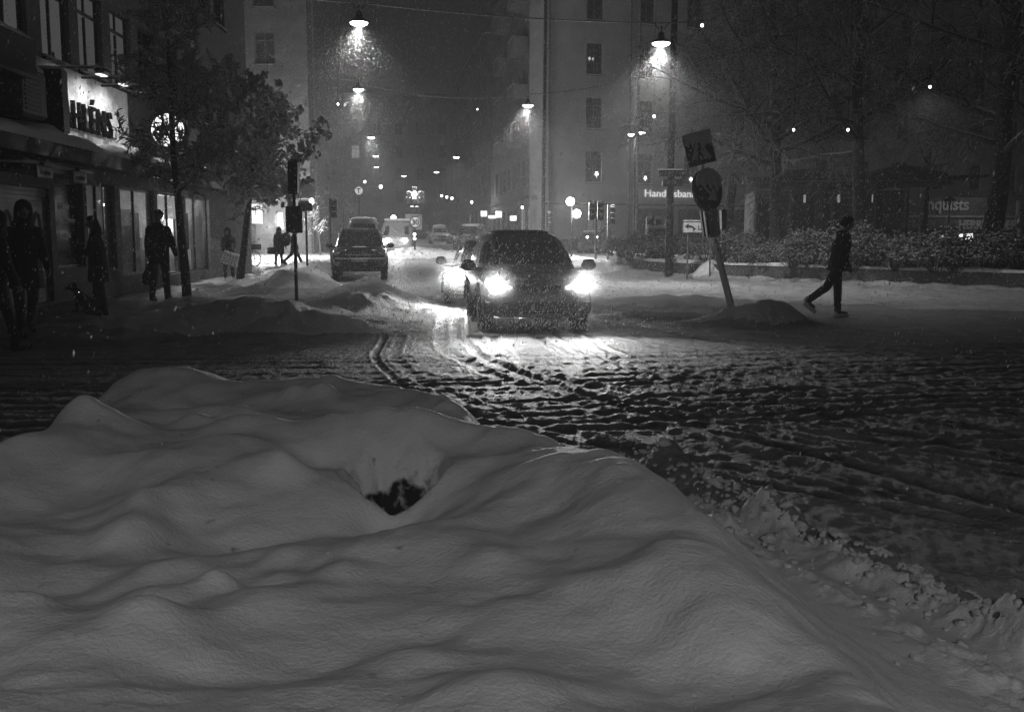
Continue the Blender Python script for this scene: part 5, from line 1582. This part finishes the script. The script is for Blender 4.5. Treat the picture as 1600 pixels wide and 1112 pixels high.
    body.capsule(hp(-.05, -.078, .03), hp(.05, -.078, .03), .014 * k, .014 * k, 8)  # brow
    for sx in (-1, 1): body.capsule(hp(sx * .076, .005, .02), hp(sx * .08, .01, -.02), .014 * k, .010 * k, 8)
    bo = fuse(body, 'body', M['skin'], t, .0085, 2)
    ey = MB()
    for sx in (-1, 1): ey.ball(tuple(hp(sx * .03, -.081, .006)), .011 * k, 8, 6)
    ey.build('eye', M['plastic'], bo)
    fuse(legs, 'trousers', M[legmat], t, .012, 2)
    for s_ in shoe_l: fuse(s_, 'shoe', M[shoemat], t, .011, 2)
    # coat: torso plus skirt
    hem = pelvis.z + .54 * k - coat * h * .82
    rings = []; N = 20
    zt = neck.z - .02 * k
    prof = [(1.13, .062, .066), (1.05, .085, .085), (1.0, .10, .095), (.93, .145, .105), (.86, .205, .13), (.70, .205 * belly, .145 * belly), (.5, .185 * belly, .14 * belly), (.3, .2, .15), (.0, .215, .17)]
    for (q, rx, ry) in prof:
        z = hem + (zt - hem) * q
        yy = -math.tan(R(lean)) * (z - pelvis.z) if z > pelvis.z else 0
        rings.append([((rx * k * coatw) * math.cos(2 * PI * i / N) * (1 + .03 * math.sin(i * 5 + q * 7)), yy + ry * k * coatw * math.sin(2 * PI * i / N) * (1 + .04 * math.sin(i * 3 + 2 * q)), z) for i in range(N)])
    coatm.loft(rings)
    if hood == 'down' or scarf: coatm.ball(tuple(neck + Vector((0, .03, .03)) * k), (.12 * k, .11 * k, .07 * k), 14, 8)
    fuse(coatm, 'coat', M[coatmat], t, .013, 3)
    if hood is True:
        hm = MB(); N = 18
        pts = []
        for (z, rx, ry, yo) in ((-.19, .16, .135, .02), (-.12, .125, .13, .015), (-.02, .12, .14, .015), (.06, .115, .14, .02), (.13, .088, .11, .025), (.165, .035, .05, .03)):
            ring = []
            for i in range(N):
                a = 2 * PI * i / N; x = rx * math.cos(a); y = yo + ry * math.sin(a)
                if y < -.07 and -.1 < z < .1 and abs(x) < .062: y = -.07
                ring.append(tuple(hp(x, y, z)))
            pts.append(ring)
        hm.loft(pts); hm.build('hood', M[coatmat], t, True)
    if hair:
        hm = MB(); L_ = hair
        for (z, rx, ry, yo) in ((.125, .03, .04, .01),):
            pass
        pts = []
        for (z, rx, ry, yo) in ((-L_, .07, .045, .085), (-L_ * .7, .10, .07, .07), (-.08, .095, .085, .045), (0, .092, .092, .032), (.06, .088, .092, .022), (.10, .066, .076, .016), (.125, .02, .03, .01)):
            pts.append([tuple(hp(rx * math.cos(2 * PI * i / 16) * (1 + .05 * math.sin(i * 4)), yo + ry * math.sin(2 * PI * i / 16), z)) for i in range(16)])
        hm.loft(pts); hm.build('hair', M['hair'], t, True)
    if hat:
        hm = MB(); hm.loft([[tuple(hp(rx * math.cos(2 * PI * i / 16), .005 + rx * 1.15 * math.sin(2 * PI * i / 16), z)) for i in range(16)] for (z, rx) in ((.02, .085), (.03, .092), (.075, .09), (.115, .06), (.135, .02))])
        hm.build('hat', M['cloth2'], t, True)
    t.location.z -= min(feet)
    return t, hands

def gpos(px, D, dz=0.0):
    x = X(px, D); return Vector((x, D, gz(x, D) + dz))

man, hands = person('man in a dark coat walking away past the lit window with a bag', gpos(247, 20.6), R(178), 1.8, hipL=(9, 1), hipR=(-7, 1), kneeL=4, kneeR=8,
       armL=(10, 17, 14), armR=(4, 12, 10), lean=2, headp=20, coat=.50, hood=False, hair=None, hat=True, belly=1.08, scarf=True)
bg = empty('carrier_bag', man.location + Matrix.Rotation(R(178), 3, 'Z') @ hands[1] + Vector((0, 0, 0)), 0, 'dark bulging carrier bag hanging from the walking man\'s hand', 'bag')
mb = MB(); mb.loft([[(rx * math.cos(2 * PI * i / 12), ry * math.sin(2 * PI * i / 12), z) for i in range(12)] for (z, rx, ry) in ((-.50, .09, .05), (-.46, .15, .08), (-.3, .14, .08), (-.14, .07, .05), (-.05, .02, .02))]); mb.build('sack', M['cloth2'], bg, True)
mb = MB(); mb.tube([(-.03, 0, -.08), (-.02, 0, .0), (.02, 0, .0), (.03, 0, -.08)], .006, 5); mb.build('handle', M['cloth2'], bg)

person('woman in a knee length hooded parka standing side-on by the window lettering', gpos(151, 17.6), R(-70), 1.68, hipL=(6, 3), hipR=(-4, 3), kneeL=2, kneeR=4,
       armL=(20, 4, 62), armR=(22, 4, 55), lean=3, headp=16, coat=.60, coatw=1.12, hood=False, hair=.24, coatmat='cloth', scarf=True)
person('bulky hooded dark figure near the left edge walking toward the right', gpos(36, 13.8), R(40), 1.78, hipL=(16, 3), hipR=(-16, 3), kneeL=6, kneeR=22,
       armL=(-16, 8, 12), armR=(18, 8, 16), lean=5, headp=14, coat=.56, coatw=1.15, hood=True)
person('dark figure cut off by the left edge of the photo', gpos(-12, 12.9), R(140), 1.74, hipL=(14, 2), hipR=(-14, 2), kneeL=4, kneeR=20, armL=(10, 5, 14), armR=(-8, 6, 14), lean=4, coat=.58, hood=True)
kid, hk = person('small person in pale shoes with a big patterned bag', gpos(356, 31.4), R(12), 1.55, hipL=(10, 3), hipR=(-5, 3), kneeL=14, kneeR=4,
       armL=(22, 4, 40), armR=(30, 4, 50), lean=3, headp=16, coat=.46, hood=True, shoemat='shoe')
sb = empty('shopping_bag', gpos(359, 31.15, .98), R(-4), 'pale printed shopping bag held in front of the small person', 'bag')
mb = MB(); mb.box((0, 0, -.26), (.5, .14, .42), (0, R(18), 0), bev=.03); mb.build('sack', M['bag'], sb)
mb = MB(); mb.tube([(-.12, 0, -.08), (-.08, 0, .06), (.06, 0, .05), (.12, 0, -.1)], .01, 5); mb.build('handle', M['wframe'], sb)
mb = MB()
for k in range(4):
    for j in range(5):
        mb.box((-.19 + j * .085 - k * .032 + .05, -.077, -.13 - k * .088 - j * .027), (.05, .008, .05), (0, R(18), 0))
mb.build('print', M['wframe'], sb)
far, hf = person('woman in a wide coat with a bag in each hand near the bicycle', gpos(435, 46), R(170), 1.66, hipL=(6, 2), hipR=(-6, 2), kneeL=2, kneeR=8, armL=(4, 20, 10), armR=(20, 10, 40),
       lean=4, coat=.66, coatw=1.35, hood=True)
hb_ = empty('handbag', gpos(424, 45.8, .62), 0, 'square dark handbag hanging left of the wide-coated woman', 'bag')
mb = MB(); mb.box((0, 0, 0), (.38, .14, .3), bev=.03); mb.build('sack', M['cloth2'], hb_); mb = MB(); mb.tube([(-.1, 0, .14), (0, 0, .3), (.1, 0, .14)], .01, 5); mb.build('handle', M['cloth2'], hb_)
hb_ = empty('rucksack', gpos(447, 45.6, 1.12), 0, 'round dark bag on the arm of the wide-coated woman', 'bag')
mb = MB(); mb.ball((0, 0, 0), (.24, .18, .32), 14, 10); mb.build('sack', M['cloth2'], hb_, True); mb = MB(); mb.tube([(-.12, 0, .24), (0, 0, .42), (.1, 0, .26)], .012, 5); mb.build('handle', M['cloth2'], hb_)
person('pedestrian mostly hidden behind the post left of the SUV', gpos(459, 45), R(100), 1.72, hipL=(26, 2), hipR=(-22, 2), kneeL=4, kneeR=26, coat=.5, hood=True)
w, hw_ = person('man in short black coat and pale sneakers striding right with bowed head', gpos(1311, 18.4, .0), R(88), 1.82, hipL=(-30, 1), hipR=(6, 2), kneeL=22, kneeR=4,
       armL=(-20, 5, 52), armR=(-12, 6, 48), lean=9, headp=26, coat=.44, coatw=1.12, hood=False, hair=.10, legmat='cloth2', shoemat='shoe', scarf=True)
person('bundled up snowy pedestrian with spread arms in front of the bank door', gpos(945, 57), R(20), 1.75, hipL=(14, 3), hipR=(-12, 3), kneeL=4, kneeR=16, armL=(-20, 26, 10), armR=(10, 30, 20), lean=8, coat=.58, coatw=1.3, hood=True, coatmat='cloth3')

# small dog sitting beside the woman
dg_ = empty('dog', gpos(126, 18.1), R(-58), 'small dark shaggy dog sitting behind the parka woman', 'dog')
mb = MB()
mb.capsule((0, .10, .12), (0, -.08, .30), .115, .10); mb.capsule((0, -.08, .30), (0, -.13, .40), .085, .07)
mb.ball((0, -.17, .46), (.075, .085, .072), 14, 10); mb.capsule((0, -.22, .445), (0, -.29, .43), .036, .026)
for sx in (-1, 1):
    mb.capsule((sx * .06, -.10, .24), (sx * .055, -.13, .10), .04, .026); mb.capsule((sx * .055, -.13, .10), (sx * .055, -.13, .02), .026, .022); mb.capsule((sx * .055, -.13, .02), (sx * .055, -.18, .02), .024, .022)
    mb.capsule((sx * .08, .12, .12), (sx * .10, -.02, .15), .07, .05); mb.capsule((sx * .10, -.02, .15), (sx * .10, .10, .04), .035, .026); mb.capsule((sx * .10, .10, .03), (sx * .10, -.03, .02), .026, .022)
    mb.capsule((sx * .05, -.15, .52), (sx * .085, -.13, .43), .026, .018)
mb.capsule((0, .2, .08), (.06, .32, .06), .035, .02)
fuse(mb, 'body', M['cloth2'], dg_, .009, 2)
mb = MB(); mb.tube([(.085 * math.cos(2 * PI * k / 16), -.125 + .07 * math.sin(2 * PI * k / 16), .38 - .03 * math.sin(2 * PI * k / 16)) for k in range(17)], .012, 5, cap=False); mb.build('collar', M['chrome'], dg_)
# ------------------------------------------------------------------ trees
def grow(rg, p, d, L, r, lvl, out, spec):
    """adds branch polylines (points, radii, level)"""
    n = spec['seg'][min(lvl, len(spec['seg']) - 1)]
    pts = [p.copy()]; rr = [r]
    wander = spec['wander'][min(lvl, len(spec['wander']) - 1)]; droop = spec['droop'][min(lvl, len(spec['droop']) - 1)]
    dd = d.copy()
    end = spec['taper']
    for i in range(n):
        dd = (dd + Vector((rg.gauss(0, wander), rg.gauss(0, wander), rg.gauss(0, wander) + droop))).normalized()
        p = p + dd * (L / n); pts.append(p.copy()); rr.append(max(spec['rmin'], r * (1 - (1 - end) * (i + 1) / n)))
    out.append((pts, rr, lvl))
    if lvl >= spec['levels']: return
    nc = spec['kids'][lvl]
    f0 = spec['from'][lvl]
    for c in range(nc):
        q = f0 + (1 - f0) * (c + rg.random()) / nc
        k = min(int(q * n), n - 1); fr = q * n - k
        bp = pts[k].lerp(pts[k + 1], fr)
        t = (pts[k + 1] - pts[k]).normalized()
        az = rg.uniform(0, 2 * PI); o = t.orthogonal().normalized(); o = Matrix.Rotation(az, 3, t) @ o
        an = R(rg.uniform(*spec['angle'][lvl]))
        nd = (t * math.cos(an) + o * math.sin(an))
        nl = L * spec['len'][lvl] * rg.uniform(.65, 1.15) * (1 - .35 * q if lvl else 1 - .25 * q)
        grow(rg, bp, nd.normalized(), nl, max(spec['rmin'], rr[k] * spec['rad'][lvl]), lvl + 1, out, spec)

def tree(name, label, loc, spec, seed, group=None, snow=.006, clumps=0, rz=0, cat='tree', scale=1.0, snowmat='twig_snow'):
    rg = random.Random(seed)
    t = empty(name, loc, rz, label, cat, group)
    out = []
    grow(rg, Vector((0, 0, -.1)), Vector(spec.get('dir', (0, 0, 1))).normalized(), spec['H'], spec['r'], 0, out, spec)
    tr = MB(); br = MB(); tw = MB(); sn = MB()
    if 'clip' in spec: out = [o for o in out if o[2] == 0 or o[0][-1].x > spec['clip'] - .12 * (o[0][-1].z > 4.6)]
    for pts, rr, lvl in out:
        if lvl == 0: tr.tube(pts, rr, 12)
        elif lvl <= 1: br.tube(pts, rr, 6)
        else: tw.tube(pts, rr, 3, cap=False)
        if snow and lvl >= 1:
            s2 = [q + Vector((0, 0, r_ * .8 + snow * .5)) for q, r_ in zip(pts, rr)]
            if lvl <= 3: sn.tube(s2, [r_ * .75 + snow for r_ in rr], 4 if lvl < 2 else 3, cap=False)
    trk = tr.build('trunk', M['bark'], t, True)
    br.build('limb', M['bark'], t, True)
    tag(tw.build('twigs', M['twig'], t), kind='stuff')
    if snow: tag(sn.build('twig_snow', M[snowmat], t, True), kind='stuff')
    if clumps:
        cl = MB(); tips = [o for o in out if o[2] >= spec['levels'] - 1]
        for pts, rr, lvl in tips:
            for k in range(clumps):
                q = pts[rg.randrange(len(pts) // 2, len(pts))] + Vector((rg.gauss(0, .05), rg.gauss(0, .05), rg.gauss(0, .04)))
                s_ = rg.uniform(.03, .075)
                cl.ball(tuple(q), (s_ * rg.uniform(.7, 1.4), s_ * rg.uniform(.7, 1.4), s_ * rg.uniform(.6, 1.5)), 6, 4, .35, rg.randrange(9999))
        tag(cl.build('leaf_clumps', M['leafclump'], t, True), kind='stuff')
    return t
M['leafclump'] = mat('frosted dead leaves', .42, .8, var=.5, scale=14, bump=.3)
STREET = dict(H=6.6, r=.10, rmin=.006, levels=3, seg=[9, 8, 6, 4], wander=[.035, .10, .16, .22], droop=[0, .015, -.02, -.03], taper=.2,
              kids=[44, 14, 9], **{'from': [.33, .12, .1]}, angle=[(45, 85), (30, 70), (30, 75)], len=[.25, .42, .45], rad=[.32, .5, .6])
tree('street_tree', 'slim trunked dense snowy tree in front of the shop, nearest of the pavement trees', gpos(289, 20.4, 0), dict(STREET, clip=-1.25), 11, snow=.007)
STREET2 = dict(STREET, H=4.6, r=.12, dir=(.10, 0, 1), kids=[20, 10, 8], **{'from': [.50, .15, .1]}, angle=[(50, 95), (30, 70), (30, 80)], len=[.52, .48, .42], droop=[0, -.02, -.08, -.12])
tree('street_tree', 'leaning dark tree with frosted leaf tufts drooping to the right of the shop corner', gpos(372, 27.8, 0), STREET2, 23, snow=.009, clumps=2)
STREET3 = dict(STREET, H=5.6, r=.10, kids=[24, 9, 6], len=[.40, .42, .45])
tree('street_tree', 'snowy pavement tree standing behind the other two against the corner of the shop', gpos(345, 35.0, 0), STREET3, 31, snow=.008)
BIG = dict(H=11.0, r=.36, rmin=.011, levels=3, seg=[9, 10, 8, 5], wander=[.05, .10, .13, .18], droop=[0, .0, -.06, -.10], taper=.35,
           kids=[20, 15, 13], **{'from': [.34, .2, .15]}, angle=[(40, 80), (35, 75), (35, 70)], len=[.62, .48, .42], rad=[.42, .42, .5])
tree('park_tree', 'thickest dark trunk on the right with bare drooping branches', gpos(1552, 33, .3), BIG, 41, 'bare trees in the planted bed', snow=.003)
tree('park_tree', 'bare tree with a dark trunk right of the bent sign', gpos(1212, 37.5, .3), dict(BIG, r=.27, H=10, kids=[19, 15, 11]), 52, 'bare trees in the planted bed', snow=.003)
tree('park_tree', 'bare tree whose trunk stands midway between the walking man and the pavilion roof', gpos(1347, 36, .3), dict(BIG, r=.28, H=10.5), 63, 'bare trees in the planted bed', snow=.003)
tree('park_tree', 'bare tree with a slim dark trunk directly behind the round arrow sign', gpos(1133, 44, .3), dict(BIG, r=.26, H=10, kids=[19, 15, 11]), 74, 'bare trees in the planted bed', snow=.003)
tree('park_tree', 'farthest of the bare trees, behind the pavilion roof', gpos(1440, 52, .3), dict(BIG, r=.24, H=10, kids=[12, 10, 8]), 79, 'bare trees in the planted bed', snow=0)
SM = dict(STREET, H=3.6, r=.05, rmin=.012, levels=2, kids=[16, 6])
for i, (px, D) in enumerate(((500, 58), (489, 60), (508, 63), (536, 70), (549, 76))):
    tree('sapling', ('first', 'second', 'third', 'fourth', 'fifth')[i] + ' bare young tree counted from the left on the far pavement beyond the traffic light', gpos(px, D), SM, 90 + i, 'young trees on the far pavement', snow=.01)

# ------------------------------------------------------------------ planted bed: granite wall, soil, snowy shrubs
bed_poly = [(4.8, 50), (5.35, 38.8), (6.3, 37.2), (14.6, 26.4), (24, 23.5), (40, 22), (40, 34), (20, 42), (9, 50)]
bt = empty('planted_bed', (0, 0, 0), 0, 'long dark granite bed wall with snow on its rim curving round the square', 'planter wall')
def bed_z(x, y): return max(0, .0175 * (y - 33) ** 2 / (abs(y - 33) + 8) if y > 33 else 0) + .52
def offset_ring(poly, off):
    cx = sum(p[0] for p in poly) / len(poly); cy = sum(p[1] for p in poly) / len(poly)
    n = len(poly); res = []
    for i in range(n):
        a = Vector(poly[i - 1]); b_ = Vector(poly[i]); c = Vector(poly[(i + 1) % n])
        d1 = (b_ - a).normalized(); d2 = (c - b_).normalized(); n1 = Vector((-d1.y, d1.x)); n2 = Vector((-d2.y, d2.x)); m_ = (n1 + n2)
        m_ = m_ / max(.3, m_.dot(n1)) 
        res.append((b_.x + m_.x * off, b_.y + m_.y * off))
    return res
def refine(poly, st=.6):
    o = []
    for i in range(len(poly)):
        a = Vector(poly[i]); b_ = Vector(poly[(i + 1) % len(poly)]); n = max(1, int((b_ - a).length / st))
        for k in range(n): o.append(tuple(a.lerp(b_, k / n)))
    return o
outer = refine(bed_poly); inner = refine(bed_poly); 
def sgn_area(p): return sum(p[i][0] * p[(i + 1) % len(p)][1] - p[(i + 1) % len(p)][0] * p[i][1] for i in range(len(p)))
sg = 1 if sgn_area(bed_poly) > 0 else -1
inner = offset_ring(outer, .35 * sg)
mb = MB()
mb.loft([[(x, y, -.3) for x, y in outer], [(x, y, bed_z(x, y)) for x, y in outer], [(x, y, bed_z(x, y)) for x, y in inner], [(x, y, .0) for x, y in inner]], cap=False)
mb.build('wall', M['stone'], bt)
rg = random.Random(77)
o2 = offset_ring(outer, -.03 * sg); i2 = offset_ring(outer, .4 * sg); m2 = offset_ring(outer, .17 * sg)
hh_ = [.10 + .03 * math.sin(i * .7) + rg.uniform(-.02, .02) for i in range(len(outer))]
mb = MB(); mb.loft([[(x, y, bed_z(x, y) - .01) for x, y in o2], [(x, y, bed_z(x, y) + h_ * .75) for (x, y), h_ in zip(o2, hh_)], [(x, y, bed_z(x, y) + h_) for (x, y), h_ in zip(m2, hh_)], [(x, y, bed_z(x, y) + h_ * .6) for (x, y), h_ in zip(i2, hh_)]], cap=False)
mb.build('rim_snow', M['snow2'], bt, True)
mb = MB(); mb.add([(x, y, bed_z(x, y) - .02) for x, y in inner], [tuple(range(len(inner)))]); mb.build('snowy_soil', M['snow2'], bt)

def make_shrub(seed, r=1.0, h=.95):
    rg = random.Random(seed)
    t = empty('shrub', (0, 0, 0), 0, 'x', 'shrub', 'snow-laden shrubs in the planted bed')
    st = MB(); lf = MB(); sn = MB()
    for k in range(34):
        a = rg.uniform(0, 2 * PI); sp = rg.uniform(.1, 1) ** .7 * r
        tip = Vector((math.cos(a) * sp, math.sin(a) * sp, h * math.sqrt(max(.08, 1 - (sp / r) ** 2 * .8)) * rg.uniform(.75, 1.15)))
        mid = tip * .5 + Vector((0, 0, .15))
        st.tube([(tip.x * .15, tip.y * .15, 0), tuple(mid), tuple(tip)], [.014, .01, .005], 4)
        for j in range(30):
            q = mid.lerp(tip, rg.uniform(0, 1.15)) + Vector((rg.gauss(0, .10), rg.gauss(0, .10), rg.gauss(0, .07)))
            L_ = rg.uniform(.05, .13); d = Vector((rg.gauss(0, 1), rg.gauss(0, 1), rg.gauss(0, .6))).normalized(); s_ = d.cross(Vector((0, 0, 1))).normalized() * L_ * .32
            lf.add([q, q + d * L_ * .5 + s_, q + d * L_, q + d * L_ * .5 - s_], [(0, 1, 2, 3)])
            if rg.random() < .55:
                sn.ball((q.x, q.y, q.z + .02), (rg.uniform(.015, .055), rg.uniform(.015, .055), rg.uniform(.01, .03)), 5, 4, .35, rg.randrange(9999))
    st.build('stems', M['bark'], t); tag(lf.build('leaves', M['leaf'], t), kind='stuff'); tag(sn.build('snow_tufts', M['shrubsnow'], t, True), kind='stuff')
    return t
M['shrubsnow'] = mat('snow on leaves', .3, .8, var=.35, scale=9)
protos = [make_shrub(1, 1.0, .95), make_shrub(2, 1.15, .8), make_shrub(3, .85, 1.1)]
SPOTS = [(955, 47), (975, 44.5), (1000, 42.0), (985, 40.6), (1020, 40.0), (1048, 39.0), (1075, 40.2), (1100, 38.0), (1128, 36.6), (1157, 36), (1185, 34.8), (1170, 37.5), (1215, 35.2), (1240, 33.2), (1268, 32.8),
         (1255, 35.5), (1300, 32.2), (1335, 31.4), (1365, 31.2), (1350, 34.5), (1400, 30.2), (1432, 30.0), (1465, 29.3), (1420, 33), (1497, 28.8), (1530, 28.6), (1566, 28.1), (1600, 27.8), (1510, 32), (1640, 27.8), (1575, 33)]
marks = ['at the tip of the bed', 'behind the tip of the bed', 'left of the cabinet', 'on the low corner of the wall', 'in front of the cabinet', 'at the foot of the tall mast', 'under the board with LL', 'just left of the bent post', 'just right of the bent post',
         'right of the grey lamp case', 'left of the trunk beside the arrow sign', 'deep in the bed behind the bent post', 'at the foot of the trunk right of the arrow sign', 'behind the rear heel of the striding man', 'left of the striding man\'s coat',
         'behind and left of the striding man', 'straight behind the striding man', 'right of the striding man\'s shoulder', 'one step right of the striding man', 'under the middle bare trunk', 'two steps right of the striding man', 'below the gothic lettering',
         'below the block lettering', 'deep in the bed under the wing roof', 'left of the thickest trunk', 'touching the thickest trunk on its left', 'right of the thickest trunk', 'at the right edge of the photo', 'behind the one left of the thickest trunk', 'outside the right edge', 'behind the thickest trunk on its right']
used = set()
for i, (px, D) in enumerate(SPOTS):
    k = i % 3
    o = protos[k] if k not in used else copy_tree(protos[k])
    used.add(k)
    x = X(px, D); s_ = .82 + .3 * ((i * 37) % 10) / 10
    if px > 1230: s_ *= 1.12
    o.location = (x, D, bed_z(x, D) - .05); o.rotation_euler.z = i * 1.9; o.scale = (s_, s_, s_ * (.92 + .2 * ((i * 13) % 7) / 7))
    o['label'] = 'snow-laden shrub ' + marks[i]
# ------------------------------------------------------------------ falling snow
def flakes():
    rng = np.random.default_rng(12)
    P_ = []; S_ = []
    def add(x, y, z, s):
        P_.append(np.stack([x, y, z], 1)); S_.append(s)
    # general fall through the street space
    n = 72000
    y = 3.5 + 36 * rng.random(n) ** .55
    x = (rng.random(n) * 1.3 - .65) * y * 1.03
    z = rng.random(n) * (1.6 + y * .28)
    add(x, y, z, rng.uniform(.0030, .0062, n) * (.8 + y / 30))
    n = 26000
    y = 36 + 45 * rng.random(n); x = rng.uniform(-.45, .6, n) * y; z = rng.random(n) ** .8 * 16
    add(x, y, z, rng.uniform(.009, .016, n))
    # extra flakes added below the lamps to thicken their halo
    for (p, D) in [(q, l[2]) for q, l in zip(lamp_pts, LAMPS)][:5]:
        n = int(4600 if D < 40 else 2600)
        r = 4.6 * rng.random(n) ** .9; th = rng.random(n) * 2 * np.pi; ph = np.arccos(1 - rng.random(n) * .8)
        x = p.x + r * np.sin(ph) * np.cos(th) - .12 * r; y = p.y + r * np.sin(ph) * np.sin(th); z = p.z - .1 - r * np.cos(ph)
        add(x, y, z, rng.uniform(.006, .0105, n) * (D / 31) ** .35)
    # snow churned up around the two moving cars
    for (cx, cy_, n) in ((.4, 14.4, 3000), (-.8, 20.4, 2600), (.4, 16.8, 1000)):
        x = cx + rng.normal(0, 1.1, n); y = cy_ + rng.normal(0, .8, n); z = np.abs(rng.normal(.4, .75, n))
        add(x, y, z, rng.uniform(.0045, .0085, n))
    C = np.concatenate(P_); S = np.concatenate(S_)
    # a few big flakes close by
    n = 260; y = 1.3 + 3.0 * rng.random(n); x = (rng.random(n) * 1.2 - .6) * y; z = .9 + 2.2 * rng.random(n)
    add(x, y, z, rng.uniform(.0012, .0028, n))
    C = np.concatenate(P_); S = np.concatenate(S_)
    # keep them out of the cars, above the ground
    C[:, 2] = np.maximum(C[:, 2], .25)
    keep = ~((np.abs(C[:, 0] - .5) < 1.1) & (C[:, 1] > 15.3) & (C[:, 1] < 20.0) & (C[:, 2] < 1.7))
    keep &= ~((np.abs(C[:, 0] + .8) < 1.1) & (C[:, 1] > 21.4) & (C[:, 1] < 26.4) & (C[:, 2] < 1.5))
    keep &= C[:, 0] > -8.7 - .0386 * C[:, 1] + .2
    keep &= ~((C[:, 1] < 7) & (C[:, 2] < .9))
    C = C[keep]; S = S[keep]; n = len(S)
    # each flake a small slanted double pyramid
    dirv = np.stack([rng.normal(-.28, .16, n), rng.normal(0, .1, n), -np.ones(n)], 1)
    dirv /= np.linalg.norm(dirv, axis=1)[:, None]
    a = np.cross(dirv, np.array([0, 1, 0])); a /= np.linalg.norm(a, axis=1)[:, None]
    b_ = np.cross(dirv, a)
    el = rng.uniform(1.3, 3.0, n)
    V = np.empty((n, 5, 3)); s = S[:, None]
    V[:, 0] = C + dirv * s * el[:, None]; V[:, 4] = C - dirv * s * el[:, None]
    for k in range(3):
        an = 2 * np.pi * k / 3
        V[:, 1 + k] = C + (a * np.cos(an) + b_ * np.sin(an)) * s * .8
    F = np.array([[0, 1, 2], [0, 2, 3], [0, 3, 1], [4, 2, 1], [4, 3, 2], [4, 1, 3]])
    idx = (np.arange(n)[:, None, None] * 5 + F[None]).reshape(-1).astype(np.int32)
    me = bpy.data.meshes.new('falling_snow')
    me.vertices.add(n * 5); me.vertices.foreach_set('co', V.astype(np.float32).ravel())
    me.loops.add(len(idx)); me.loops.foreach_set('vertex_index', idx)
    nf = len(idx) // 3
    me.polygons.add(nf); me.polygons.foreach_set('loop_start', np.arange(0, nf * 3, 3, dtype=np.int32))
    me.update(calc_edges=True)
    m = bpy.data.materials.new('snowflake'); m.use_nodes = True; nt = m.node_tree; nt.nodes.clear()
    d = nt.nodes.new('ShaderNodeBsdfDiffuse'); d.inputs[0].default_value = (.85, .85, .85, 1)
    tr = nt.nodes.new('ShaderNodeBsdfTranslucent'); tr.inputs[0].default_value = (.85, .85, .85, 1)
    mx = nt.nodes.new('ShaderNodeMixShader'); mx.inputs[0].default_value = .5
    o = nt.nodes.new('ShaderNodeOutputMaterial')
    nt.links.new(d.outputs[0], mx.inputs[1]); nt.links.new(tr.outputs[0], mx.inputs[2]); nt.links.new(mx.outputs[0], o.inputs['Surface'])
    me.materials.append(m)
    ob = bpy.data.objects.new('falling_snow', me); COL.objects.link(ob)
    tag(ob, 'snowflakes falling through the whole street', 'falling snow', kind='stuff')
flakes()

# ------------------------------------------------------------------ haze
hz = MB(); hz.box((0, 110, 14), (260, 280, 34))
m = bpy.data.materials.new('snow haze'); m.use_nodes = True; nt = m.node_tree; nt.nodes.clear()
pv = nt.nodes.new('ShaderNodeVolumePrincipled'); pv.inputs['Color'].default_value = (.92, .92, .92, 1)
pv.inputs['Density'].default_value = .0040; pv.inputs['Anisotropy'].default_value = .35
o = nt.nodes.new('ShaderNodeOutputMaterial'); nt.links.new(pv.outputs[0], o.inputs['Volume'])
ho = hz.build('haze', m); tag(ho, 'snow haze filling the street', 'haze', kind='stuff')

# ------------------------------------------------------------------ added volumes that imitate headlight bloom on the two moving cars
def bloom_ball(name, c, r, dens, label):
    mb = MB(); mb.ball((0, 0, 0), r, 20, 14)
    m = bpy.data.materials.new(name); m.use_nodes = True; nt = m.node_tree; nt.nodes.clear()
    tc = nt.nodes.new('ShaderNodeTexCoord'); dv = nt.nodes.new('ShaderNodeVectorMath'); dv.operation = 'DIVIDE'; dv.inputs[1].default_value = r
    ln = nt.nodes.new('ShaderNodeVectorMath'); ln.operation = 'LENGTH'
    mr = nt.nodes.new('ShaderNodeMapRange'); mr.interpolation_type = 'SMOOTHSTEP'
    mr.inputs['From Min'].default_value = 1.0; mr.inputs['From Max'].default_value = 0.1; mr.inputs['To Max'].default_value = dens
    pv = nt.nodes.new('ShaderNodeVolumePrincipled'); pv.inputs['Color'].default_value = (.95, .95, .95, 1); pv.inputs['Anisotropy'].default_value = .3
    o = nt.nodes.new('ShaderNodeOutputMaterial')
    nt.links.new(tc.outputs['Object'], dv.inputs[0]); nt.links.new(dv.outputs[0], ln.inputs[0]); nt.links.new(ln.outputs['Value'], mr.inputs['Value'])
    nt.links.new(mr.outputs[0], pv.inputs['Density']); nt.links.new(pv.outputs[0], o.inputs['Volume'])
    ob = mb.build(name, m); ob.location = c; tag(ob, label, 'snow dust', kind='stuff')
bloom_ball('headlight_bloom', (-.24, 15.15, .80), (.5, .4, .4), .17, 'added glow ball imitating bloom around the left headlight of the crossover')
bloom_ball('headlight_bloom', (1.10, 15.3, .80), (.5, .4, .4), .17, 'added glow ball imitating bloom around the right headlight of the crossover')
bloom_ball('headlight_bloom', (-.75, 20.9, .75), (1.1, .8, .65), .40, 'added glow ball imitating bloom around the following car headlight')
